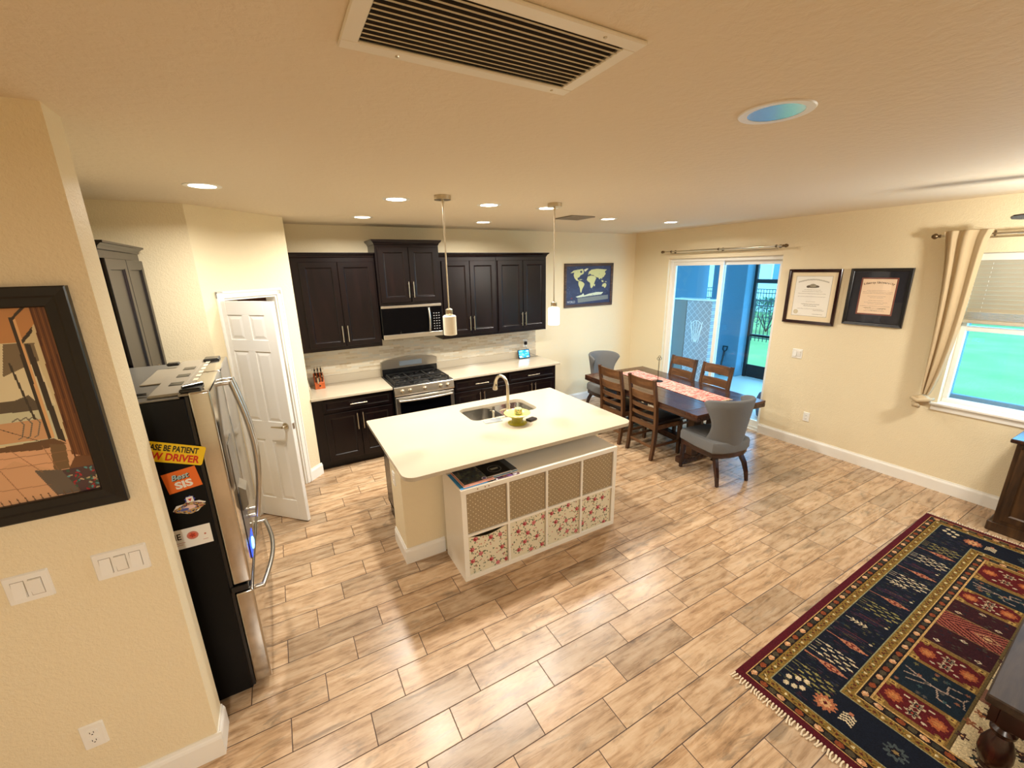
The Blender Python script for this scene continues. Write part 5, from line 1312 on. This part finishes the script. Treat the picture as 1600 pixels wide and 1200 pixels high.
for _ in range(1500):
    x_, y_ = rg.uniform(.15, RL-.15), rg.uniform(.14, .36); y_ = y_ if rg.random() < .5 else RW_-y_
    c.dia(x_, y_, .004, .018, [(52, 44, 60), (70, 34, 44), (34, 52, 56), (80, 74, 48), (40, 40, 66)][rg.integers(5)])
seq = [2, 1, 0, 1, 4, 3, 4, 2, 1, 4, 3, 0, 1, 4, 0, 1, 2]
for side in (0, 1):
    x = .30
    for k_, kind in enumerate(seq):
        if x > RL-.3: break
        cluster(x+(.02), side, kind); x += {0: .17, 1: .10, 2: .17, 3: .09, 4: .14}[kind]
# corners and short sides of the navy border
for cx_ in (.25, RL-.25):
    for sgn in (0, 1):
        Yv = (lambda v: v) if sgn == 0 else (lambda v: RW_-v)
        for i, (dx, dy) in enumerate(((-.07, .19), (-.055, .225), (-.02, .18), (-.03, .255), (.01, .215), (.03, .25))): c.star(cx_+dx*(1 if cx_ < 1 else -1), Yv(dy), .016, 6, .25, ivory)
        c.star(cx_-.015, Yv(.36), .055, 12, .3, (190, 110, 70)); c.star(cx_-.015, Yv(.36), .03, 8, .4, (226, 170, 110)); c.ell(cx_-.015, Yv(.36), .010, .010, dred)
    for y in np.arange(.46, RW_-.44, .19):
        kk = int(y*100) % 3
        if kk == 0:
            for q in range(3):
                for p in range(4): c.rect(cx_-.06+q*.045, y-.05+p*.036, cx_-.05+q*.045, y-.03+p*.036, (150, 40, 44))
        elif kk == 1:
            for q in range(4):
                for s_ in (-1, 1): c.line([(cx_-.03+q*.018, y), (cx_-.045+q*.018, y+s_*.028)], .009, ivory)
            c.ell(cx_+.03, y, .012, .012, peach)
        else: c.star(cx_, y, .05, 10, .35, (74, 84, 84)); c.star(cx_, y, .03, 6, .4, (24, 24, 36)); c.star(cx_, y, .014, 5, .4, (150, 120, 70))
# inner field
inner = D >= .478; c.put(inner, (92, 70, 36))
comp = [(.478, .70, 'med'), (.70, .965, 'tree'), (.965, 1.20, 'med'), (1.20, 1.42, 'dark'), (1.42, 1.61, 'stripe'), (1.61, 1.80, 'dark'), (1.80, 2.0, 'med'), (2.0, 2.19, 'tree'), (2.19, RL-.478, 'med')]
for v0, v1 in ((.478, .765), (RW_-.765, RW_-.478)):
    vm = (v0+v1)/2
    for a, b, kind in comp:
        um = (a+b)/2; hwid = (b-a)/2
        R_ = (X >= a) & (X < b) & (Y >= v0) & (Y < v1)
        if kind == 'med':
            c.put(R_, (140, 102, 44)); q = (np.abs(X-um)/(hwid*.97)+np.abs(Y-vm)/.20) ; z_ = (np.abs(X-um) < hwid*.78) & (np.abs(Y-vm) < .14) & (q < 1.22+.10*np.sign(np.sin((X+Y)*120)))
            c.put(R_ & z_, dred)
            for s_ in (-1, 1):
                c.star(um, vm+s_*.088, .040, 10, .2, (176, 86, 44)); c.star(um, vm+s_*.088, .024, 6, .3, (200, 120, 60))
            for s_ in (-1, 1): c.star(um+s_*hwid*.30, vm, .036, 6, .55, (196, 170, 130)); c.star(um+s_*hwid*.30, vm, .022, 6, .5, (44, 36, 34)); c.ell(um+s_*hwid*.3, vm, .006, .006, (180, 60, 40))
            for s_ in (-1, 1):
                for t_ in (-1, 1): c.star(um+s_*hwid*.82, vm+t_*.118, .022, 4, .4, (190, 150, 70)); c.ell(um+s_*hwid*.82, vm+t_*.118, .007, .007, (90, 40, 24)); c.ell(um+s_*hwid*.5, vm+t_*.05, .007, .012, (214, 190, 150))
        elif kind == 'tree':
            c.put(R_, (24, 36, 46)); tr = (168, 140, 118)
            c.line([(um+hwid*.3, v0+.02), (um+hwid*.1, vm-.05), (um-.0, vm+.02), (um+.02, vm+.12)], .009, tr); c.line([(um-hwid*.1, v0+.03), (um+hwid*.1, vm-.05)], .007, tr)
            c.line([(um, vm+.02), (um-hwid*.5, vm+.04), (um-hwid*.55, vm+.09)], .008, tr); c.line([(um+.01, vm+.06), (um+hwid*.5, vm+.05), (um+hwid*.6, vm+.1)], .008, tr); c.line([(um-hwid*.4, v0+.05), (um-hwid*.2, v0+.1), (um+.0, vm)], .006, tr); c.line([(um+.02, vm+.12), (um-.03, v1-.01)], .006, tr); c.line([(um+.02, vm+.12), (um+.05, v1-.015)], .006, tr)
            for _ in range(16):
                x_, y_ = rg.uniform(a+.015, b-.015), rg.uniform(v0+.015, v1-.015); c.star(x_, y_, .012, 5, .4, [(84, 78, 70), (150, 90, 60), (60, 84, 84), (120, 110, 60)][rg.integers(4)])
        elif kind == 'dark':
            c.put(R_, (60, 24, 28))
            for _ in range(26):
                x_, y_ = rg.uniform(a+.012, b-.012), rg.uniform(v0+.012, v1-.012); c.ell(x_, y_, .010, .005, [(40, 30, 40), (96, 50, 40), (74, 66, 50), (30, 40, 50)][rg.integers(4)], PI/2)
            for q, s_ in ((-.09, -1), (.0, 1), (.09, -1)): c.dia(um+s_*hwid*.55, vm+q, .014, .018, ivory); c.dia(um+s_*hwid*.55, vm+q, .006, .008, dred)
            for s_ in (-1, 1): c.line([(um+s_*hwid*.96, v0), (um+s_*hwid*.96, v1)], .008, (140, 110, 60))
        else:
            c.put(R_, (170, 84, 62)); ph = (np.abs(X-um)*.9-(Y-v0)*.55)
            c.put(R_ & (np.sin(ph*2*PI/.024) > .1), (74, 20, 22)); c.dia(um, v1-.07, .036, .06, (200, 150, 100)); c.dia(um, v1-.07, .028, .048, (110, 40, 34)); c.dia(um, v1-.07, .014, .024, (210, 170, 110))
    for vv in (v0, v1): pass
for vv in (.77, RW_-.77): c.rect(.478, vv-.006, RL-.478, vv+.006, (104, 84, 44))
v0, v1 = .778, RW_-.778; R_ = (X > .478) & (X < RL-.478) & (Y > v0) & (Y < v1); c.put(R_, (214, 188, 138))
for _ in range(330):
    x_, y_ = rg.uniform(.49, RL-.49), rg.uniform(v0+.01, v1-.01); q = [(46, 52, 48), (150, 84, 50), (104, 92, 54), (70, 40, 36), (120, 60, 40)][rg.integers(5)]
    c.star(x_, y_, .026, 5, .55, q, rg.uniform(0, 6)); c.ell(x_, y_, .005, .005, (200, 150, 90))
for _ in range(60):
    x_, y_ = rg.uniform(.5, RL-.6), rg.uniform(v0+.03, v1-.05); c.line([(x_, y_), (x_+.04, y_+.012), (x_+.08, y_-.006)], .004, (120, 90, 50))
for xx in (1.06, 1.62, 2.2): 
    Rr = (X > xx) & (X < xx+.26) & (Y > v0+.1) & (Y < v1-.1); c.put(Rr, (66, 54, 42))
    for _ in range(40): c.star(rg.uniform(xx+.02, xx+.24), rg.uniform(v0+.12, v1-.12), .022, 5, .45, [(150, 140, 110), (110, 70, 50), (60, 70, 64), (170, 120, 80)][rg.integers(4)], rg.uniform(0, 6))
c.put((X > .94) & (X < 1.06) & (Y > v0) & (Y < v1), (104, 52, 40), .75)
gray_ = c.a.mean(-1, keepdims=True); c.a = np.clip((gray_*.12+c.a*.88)*.86*rg.normal(1, .09, c.a.shape[:2])[..., None], 0, 255)
RA = math.radians(1.58); RO = (-3.63, -4.582)
t = thing('area_rug', 'navy, gold and maroon oriental rug with cream fringe in the lower right', 'rug', (RO[0], RO[1], 0), RA)
# local frame: x along the long edge, y' = -v
A = frame_M((0, 0, .0085), (1, 0, 0), (0, -1, 0))
o = c.build('pile', M['rug'], t, A, world=False); o.data.flip_normals()
mb = MB(); mb.box(0.001, -RW_+.001, .0006, RL-.001, -.001, .0080); obj('backing', mb, plain('maroon rug binding', (110, 26, 38), .95), t, world=False)
mb = MB(); r = random.Random(5)
for s_ in (0, 1):
    n_ = 150
    for k in range(n_):
        y = -.004-k*(RW_-.01)/n_; x0_ = 0 if s_ == 0 else RL; d = -1 if s_ == 0 else 1
        mb.tube([(x0_, y, .007), (x0_+d*.018, y+r.uniform(-.004, .004), .007), (x0_+d*(.034+.012*r.random()), y+r.uniform(-.01, .01), .003)], [.0048, .0036, .0045], 5)
tag(obj('fringe', mb, plain('cream knotted fringe', (222, 206, 178), .95), t, world=False), kind='stuff')

# ================================================================= LIVING FURNITURE
# coffee table with turned legs, near right corner
t = thing('coffee_table', 'dark wooden table with a fat turned leg standing on the rug at the lower right', 'coffee table', (-2.51, -5.72, 0), math.radians(3))
mb = MB(); mb.box(-.62, -.36, .385, .62, .36, .43, .006); obj('table_top', mb, M['wtop'], t, world=False)
mb = MB(); mb.box(-.60, -.34, .29, .60, -.312, .3845, .002); mb.box(-.60, .312, .29, .60, .34, .3845, .002); mb.box(-.60, -.312, .29, -.572, .312, .3845, .002); mb.box(.572, -.312, .29, .60, .312, .3845, .002); obj('apron', mb, M['wdark'], t, world=False)
for sx in (-1, 1):
    for sy in (-1, 1):
        mb = MB(); mb.lathe([(.030, .0095), (.040, .02), (.034, .035), (.048, .055), (.058, .10), (.055, .15), (.040, .195), (.030, .215), (.042, .23), (.044, .245), (.032, .262), (.046, .275), (.048, .2895)], (sx*.545, sy*.285, 0), 24)
        obj('turned_leg', mb, M['wdark'], t, world=False, smooth=True)
# console at the right edge, below the window
t = thing('tv_console', 'dark rustic wood console under the window at the right edge', 'console', (-.30, -5.55, 0))
x0, x1, y0, y1 = -.50, -.045, -6.4, -4.87
mb = MB(); mb.box(x0-.002, y0-.03, 0, x1, y1+.03, .09, .008); obj('plinth', mb, M['wdark'] if False else woodm('rustic brown wood', (40, 26, 14), (66, 44, 24), (90, 62, 34), .45, 'z', .7), t)
rb = bpy.data.materials['rustic brown wood']
mb = MB(); mb.box(x0, y0, .0905, x1, y1, .82, .003); obj('body', mb, rb, t)
mb = MB(); mb.box(x0-.035, y0-.035, .8205, x1, y1+.035, .855, .006); obj('top', mb, M['wdark'], t)
for k, (a, b) in enumerate(((-5.28, -4.90), (-5.70, -5.32), (-6.12, -5.74))):
    mb = MB(); mb.ring([[Vector((x0-dx, y, z)) for y, z in ((a+i, .13+i), (b-i, .13+i), (b-i, .78-i), (a+i, .78-i))] for dx, i in ((.0005, 0), (.02, 0), (.02, .05), (.008, .06))]); obj('door', mb, rb, t)
# ================================================================= CURTAIN RODS
def rod(name, label, y0, y1, z, xr, brackets, ball=.022):
    t = thing(name, label, 'curtain rod', (xr, (y0+y1)/2, z))
    mb = MB(); mb.tube([(xr, y0, z), (xr, y1, z)], .010, 12); mb.tube([(xr, y0+.3, z), (xr, y1-.5, z)], .0125, 12); obj('rod', mb, M['nickel'], t, smooth=True)
    for yy, d in ((y0, -1), (y1, 1)):
        mb = MB(); q = [(.001, -.045), (.014, -.04), (ball, -.022), (ball*.95, -.01), (.014, .002), (.010, .006), (.015, .012), (.015, .02), (.010, .026)]
        mb.ring([[Vector((xr+r_*math.cos(a*PI/8), yy-d*h_, z+r_*math.sin(a*PI/8))) for a in range(16)] for r_, h_ in q]); obj('finial', mb, M['bronze'], t, smooth=True)
    for yy in brackets:
        mb = MB(); mb.tube([(-.003, yy, z), (xr-.012, yy, z)], .006, 8); mb.lathe([(.0, 0)], (0, 0, 0), 3) if False else None
        mb.tube([(-.0006, yy, z), (-.008, yy, z)], .022, 16); mb.tube([(xr, yy-.008, z), (xr, yy+.008, z)], .017, 12); obj('bracket', mb, M['bronze'], t, smooth=True)
    mb = MB(); mb.tube([(xr+.045, y0+.1, z-.03), (xr+.045, y1-.1, z-.03)], .006, 8); obj('inner_rod', mb, M['nickel'], t, smooth=True)
    return t
rod('curtain_rod', 'long bare double curtain rod above the sliding glass door', -2.57, -.71, 2.485, -.10, (-2.47, -1.68, -.86))
rod('curtain_rod', 'curtain rod with ball finial over the window, holding the tied curtain', -5.9, -3.955, 2.495, -.10, (-5.7, -4.02), .026)
# tied curtain panel
def curtain():
    zs = [2.535, 2.50, 2.46, 2.3, 2.03, 1.74, 1.44, 1.18, 1.03, .985]
    L_ = [-4.005, -4.01, -4.02, -4.045, -4.072, -4.088, -4.10, -4.103, -4.108, -4.118]
    R_ = [-4.325, -4.315, -4.30, -4.288, -4.280, -4.273, -4.255, -4.222, -4.192, -4.172]
    nu = 72; rows = []
    for k, z in enumerate(zs):
        row = []; am = .018*(1-.3*k/len(zs)); wdt = L_[k]-R_[k]
        for i in range(nu+1):
            u = i/nu; y = L_[k]+(R_[k]-L_[k])*(u+.012*math.sin(u*2*PI*6+.6)); x = -.150+.034*(k/9)+am*math.sin(u*2*PI*3.2+.12*k+.8*math.sin(u*5))+.007*math.sin(u*23+.3*k)*(1-.5*u)
            row.append(Vector((x, y, z)))
        rows.append(row)
    mb = MB(); mb.ring(rows, close=False); return mb
cm = NT('beige linen curtain'); cm.col(lin((196, 176, 142))); cm.set(.85, 0, .1)
cm.p.inputs['Transmission Weight'].default_value = 0; cm.bump(cm.noise(cm.coord((300, 300, 60)), 1, 2), .15, .001)
t = thing('curtain', 'beige curtain hanging from the window rod, tied in a knot at the sill', 'curtain', (-.1, -4.16, 1.0))
co = obj('cloth', curtain(), cm.m, t, smooth='all'); md = co.modifiers.new('thick', 'SOLIDIFY'); md.thickness = .003; ms = co.modifiers.new('sub', 'SUBSURF'); ms.levels = ms.render_levels = 1
def blob(c_, r_, seed, sq=(1, 1, 1)):
    mb = MB(); rr = random.Random(seed); ph = [rr.uniform(0, 6) for _ in range(4)]; rings = []
    for j in range(11):
        th_ = PI*(j+.15)/10.3; ring = []
        for i in range(20):
            a = 2*PI*i/20; k = 1+.10*math.sin(3*a+ph[0]+2*th_)+.09*math.sin(5*a+ph[1]-3*th_)
            ring.append(Vector((c_[0]+r_*k*math.sin(th_)*math.cos(a)*sq[0], c_[1]+r_*k*math.sin(th_)*math.sin(a)*sq[1], c_[2]+r_*math.cos(th_)*sq[2])))
        rings.append(ring)
    mb.ring(rings); return mb
kn = blob((-.105, -4.135, .925), .062, 3, (.8, 1.05, .9)); obj('knot', kn, cm.m, t, smooth='all')
mb = MB(); mb.tube([(-.15, -4.06+.0, .945), (-.165, -4.12, .925), (-.15, -4.19, .945), (-.10, -4.215, .955)], [.016, .022, .020, .012], 10); mb.tube([(-.12, -4.09, .90), (-.15, -4.11, .875), (-.13, -4.13, .855)], [.03, .034, .012], 10); obj('knot_fold', mb, cm.m, t, smooth='all')
for k, yy in enumerate((-4.325,)):
    mb = MB(); mb.tube([(-.1, yy-.006+.024*0, 2.495)]+[], .01, 6) if False else mb.tube([(-.1+.024*math.cos(a*PI/8), yy, 2.495+.024*math.sin(a*PI/8)) for a in range(17)], .004, 8); obj('grommet', mb, M['bronze'], t, smooth=True)
# venetian blind, raised half way
t = thing('window_blind', 'white slatted blind lowered over the upper part of the window', 'window blind', (.055, -5.0, 2.3))
mb = MB(); mb.box(.03, -5.88, 2.27, .08, -4.235, 2.33, .004); obj('headrail', mb, M['trim'], t)
blm = plain('beige blind slat', (186, 178, 156), .5)
k = 0; z = 2.25
while z > 1.82:
    mb = MB(); mb.obox(frame_M((.055, -5.06, z), (0, 1, 0), (.40, 0, -.917)), 1.64, .046, .0025); obj('slat', mb, blm, t); z -= .039
mb = MB()
for k in range(7): mb.box(.032, -5.88, 1.735+k*.011, .078, -4.235, 1.742+k*.011, .001)
obj('stacked_slats', mb, blm, t); mb = MB(); mb.box(.028, -5.88, 1.700, .082, -4.235, 1.732, .004); obj('bottom_rail', mb, blm, t)
mb = MB()
for yy in (-4.33, -5.0, -5.7): mb.tube([(.055, yy, 2.27), (.055, yy, 1.73)], .0015, 5)
obj('lift_cord', mb, M['trim'], t)

# ================================================================= OUTSIDE
conc = stucco('smooth lanai concrete', (198, 200, 196), 8, .05, .002, .45)
struct('floor_patio', MB().box(.2, -3.3, -.11, 3.15, .95, -.05), conc)
stuc = stucco('slate blue stucco', (104, 140, 160), 60, .3, .004, .8)
struct('wall_patio', MB().box(.2, .80, -.11, 3.15, 1.0, 2.95), stuc)
struct('ceiling_patio', MB().box(.2, -3.3, 2.85, 3.25, 1.0, 2.95), plain('white lanai ceiling', (214, 216, 214), .7))
mb = MB(); mb.box(2.72, -.38, -.05, 3.1, .38, 2.85, .01); one('patio_column', mb, stuc, 'square stucco patio column seen through the sliding door', 'column')
alu = plain('dark bronze aluminium', (38, 34, 32), .4, .2)
t = thing('screen_enclosure', 'dark aluminium screen wall frame of the patio beyond the sliding door', 'screen enclosure', (2.95, -3.0, -.05))
def fr_(nm, *a): obj(nm, MB().box(*a, .003), alu, t)
for yy in (-.44, -1.75, -3.2): fr_('upright', 2.92, yy-.03, -.05, 2.98, yy+.03, 2.85)
fr_('middle_rail', 2.925, -3.17, .82, 2.975, -.471, .87); fr_('top_rail', 2.925, -3.17, 1.90, 2.975, -.471, 1.98)
fr_('kick_panel', 2.94, -3.17, -.045, 2.96, -.471, .225)
struct('trim_5', MB().box(.151, -5.9, .90, .2, -4.22, .985).box(.151, -4.262, .985, .2, -4.22, 2.335), stuc)
# lawn (one sheet of grass over gentle ground)
gn = NT('lawn grass'); v = gn.coord(); gn.col(gn.ramp(gn.math('ADD', gn.math('MULTIPLY', gn.noise(v, .8, 4), .6), gn.math('MULTIPLY', gn.noise(v, 40, 3), .4)), [(.3, lin((112, 132, 76))), (.55, lin((134, 152, 92))), (.75, lin((152, 166, 108)))])); gn.set(.9, 0, .1); gn.bump(gn.noise(v, 60, 3), .5, .02)
mb = MB(); n_ = 20; V = {}
for i in range(n_+1):
    for j in range(n_+1):
        x = 3.15+27*(i/n_)**1.3; y = -28+50*j/n_; V[i, j] = mb.bm.verts.new((x, y, -.15))
for i in range(n_):
    for j in range(n_): mb.bm.faces.new((V[i, j], V[i+1, j], V[i+1, j+1], V[i, j+1]))
tag(obj('lawn', mb, gn.m, smooth='all'), 'bright green lawn outside beyond the patio', 'lawn', None, 'stuff')
def fence(x, ya, yb, h, label, step=.12):
    t = thing('metal_fence', label, 'fence', (x, (ya+yb)/2, -.15))
    fm = plain('black fence paint', (20, 22, 24), .4)
    for z in (h-.18, h-.02, .05): obj('rail', MB().box(x-.015, ya, z-.015, x+.015, yb, z+.015), fm, t)
    y = ya; k = 0; mb = MB()
    while y < yb:
        if k % 16 == 0: obj('post', MB().box(x-.03, y-.03, -.149, x+.03, y+.03, h+.04), fm, t)
        else: mb.box(x-.008, y-.008, -.05, x+.008, y+.008, h-.0155)
        y += step; k += 1
    tag(obj('pickets', mb, fm, t), kind='stuff')
fence(7.3, -1.5, 9, 1.22, 'black metal picket fence across the lawn, the nearer one')
fence(12.5, 0, 14, 1.25, 'black metal picket fence farther off, behind the shrub')
# shrub of leafy clumps
lf = NT('shrub leaves'); lf.col(lin((92, 112, 84))); lf.set(.7)
t = thing('garden_shrub', 'leafy shrub between the two metal fences', 'shrub', (10.0, 3.2, -.12)); r = random.Random(6); mb = MB()
for _ in range(900):
    a = r.uniform(0, 2*PI); ph_ = r.uniform(0, PI/2); R_ = .95*r.uniform(.5, 1)**.4; p = Vector((10+R_*math.cos(a)*math.cos(ph_)*.8, 3.2+R_*1.4*math.sin(a)*math.cos(ph_), .1+R_*1.05*math.sin(ph_)))
    u_ = Vector((r.uniform(-1, 1), r.uniform(-1, 1), r.uniform(-1, 1))).normalized()*.06; w_ = u_.cross(Vector((r.uniform(-1, 1), r.uniform(-1, 1), 1))).normalized()*.03
    mb.quad(p-u_, p+w_, p+u_, p-w_)
obj('foliage', mb, lf.m, t); mb = MB()
for k in range(6): mb.tube([(10, 3.2, -.149), (10+.25*math.cos(k), 3.2+.35*math.sin(k), .45)], .02, 6)
obj('stems', mb, M['wrustic'], t)
# neighbour house
hs = plain('pale neighbour stucco', (206, 208, 204), .85); t = thing('neighbour_house', 'pale house with a framed upper window beyond the fences', 'house', (18, 6, -.15))
mb = MB(); mb.box(16.5, 0, -.149, 24, 16, 3.3); obj('wall', mb, hs, t)
mb = MB(); mb.ring([[Vector((x, y, z)) for x, z in ((16.0, 3.31), (24.5, 3.31), (20.2, 5.6))] for y in (-.5, 16.5)]); obj('roof', mb, plain('grey shingles', (150, 150, 150), .9), t)
for yy in (5.6, 8.4, 11.5):
    mb = MB(); mb.box(16.42, yy, 1.35, 16.4995, yy+1.35, 2.45, .01); wo = obj('window', mb, M['trim'], t); obj('window_pane', MB().box(16.40, yy+.1, 1.45, 16.4195, yy+1.25, 2.35), plain('dark pane', (90, 120, 140), .1), wo)
# quilted mattress standing on the patio
qm = NT('quilted fabric'); v = qm.coord((1, 1, 1), rot=(PI/4, 0, 0)); w1 = qm.add('ShaderNodeTexWave'); w1.bands_direction = 'Y'; w1.inputs['Scale'].default_value = 3.6; qm.link(v, w1.inputs[0])
w2 = qm.add('ShaderNodeTexWave'); w2.bands_direction = 'Z'; w2.inputs['Scale'].default_value = 3.6; qm.link(v, w2.inputs[0])
q = qm.math('MAXIMUM', w1.outputs['Fac'], w2.outputs['Fac']); qm.col(qm.ramp(q, [(.0, lin((168, 160, 158))), (.9, lin((158, 150, 150))), (.985, lin((196, 190, 188)))])); qm.set(.9); qm.bump(q, -.4, .01)
t = thing('stored_mattress', 'grey quilted mattress standing upright outside the left glass panel', 'mattress', (1.33, -.32, -.05))
mb = MB(); mb.box(1.22, -.735, -.045, 1.44, -.20, 1.64, .02, 2); mb2 = mb; obj('quilted_cover', mb, qm.m, t)
mb = MB(); mb.box(1.215, -.1995, -.045, 1.44, .12, 1.64, .012, 2); obj('plain_side', mb, plain('taupe plain cover', (128, 120, 112), .85), t)
mb = MB(); mb.box(1.20, -.74, 1.6405, 1.45, .12, 1.665, .004); obj('top_edge', mb, M['trim'], t)
mb = MB(); fm_ = frame_M((1.2185, -.45, 1.04), (0, -1, 0), (0, 0, 1))
for k in range(5):
    a = -.42+k*.21; p0 = fm_ @ Vector((.03*a*2, -.17, 0)); p1 = fm_ @ Vector((.14*a*2.2, .22-.05*a*a, 0)); mb.tube([p0, p1], .006, 6)
mb.tube([fm_ @ Vector((.125*math.cos(x_), .10+.13*math.sin(x_), 0)) for x_ in [PI*k/12 for k in range(13)]], .006, 6); mb.tube([fm_ @ Vector((-.11, .10, 0)), fm_ @ Vector((-.06, -.18, 0)), fm_ @ Vector((.06, -.18, 0)), fm_ @ Vector((.11, .10, 0))], .006, 6)
obj('fan_shaped_emblem', mb, M['trim'], t)
# shovel against the column
t = thing('garden_shovel', 'dark D-handled shovel leaning on the patio column', 'shovel', (2.66, -.12, -.05))
mb = MB(); mb.tube([(2.60, -.115, .12), (2.69, -.10, .46)], .018, 10); obj('shaft', mb, M['black'], t, smooth=True)
mb = MB(); mb.tube([(2.69, -.10, .455), (2.695, -.055, .50), (2.708, -.05, .57), (2.708, -.15, .57), (2.695, -.145, .50), (2.69, -.10, .455)], .012, 8); obj('d_handle', mb, M['black'], t, smooth=True)
mb = MB(); mb.ring([[Vector((2.60+dx, y, z)) for y, z in ((-.23, .13), (-.0, .13), (-.01, -.02), (-.115, -.045), (-.22, -.02))] for dx in (-.006, .004)]); obj('blade', mb, M['iron'], t)
# rounded dark pouf and a wooden stick just outside the right jamb
t = thing('patio_pouf', 'dark blue-grey rounded stool outside, at the right jamb of the sliding door', 'stool', (.85, -2.2, -.05))
mb = MB(); mb.lathe([(.16, .003), (.21, .03), (.235, .15), (.235, .30), (.21, .38), (.12, .415), (.001, .42)], (.85, -2.23, -.05), 28); obj('cushion', mb, plain('dark blue grey cover', (70, 72, 84), .7), t, smooth=True)
mb = MB(); mb.lathe([(.238, .205), (.242, .21), (.242, .225), (.238, .23)], (.85, -2.23, -.05), 28, cap=False); obj('seam', mb, M['iron'], t, smooth=True)
mb = MB(); mb.tube([(1.05, -2.02, -.045), (1.0, -1.965, .90)], .014, 8); one('wooden_stick', mb, M['wchair'], 'reddish wooden stick standing outside by the right door jamb', 'stick', smooth=True)
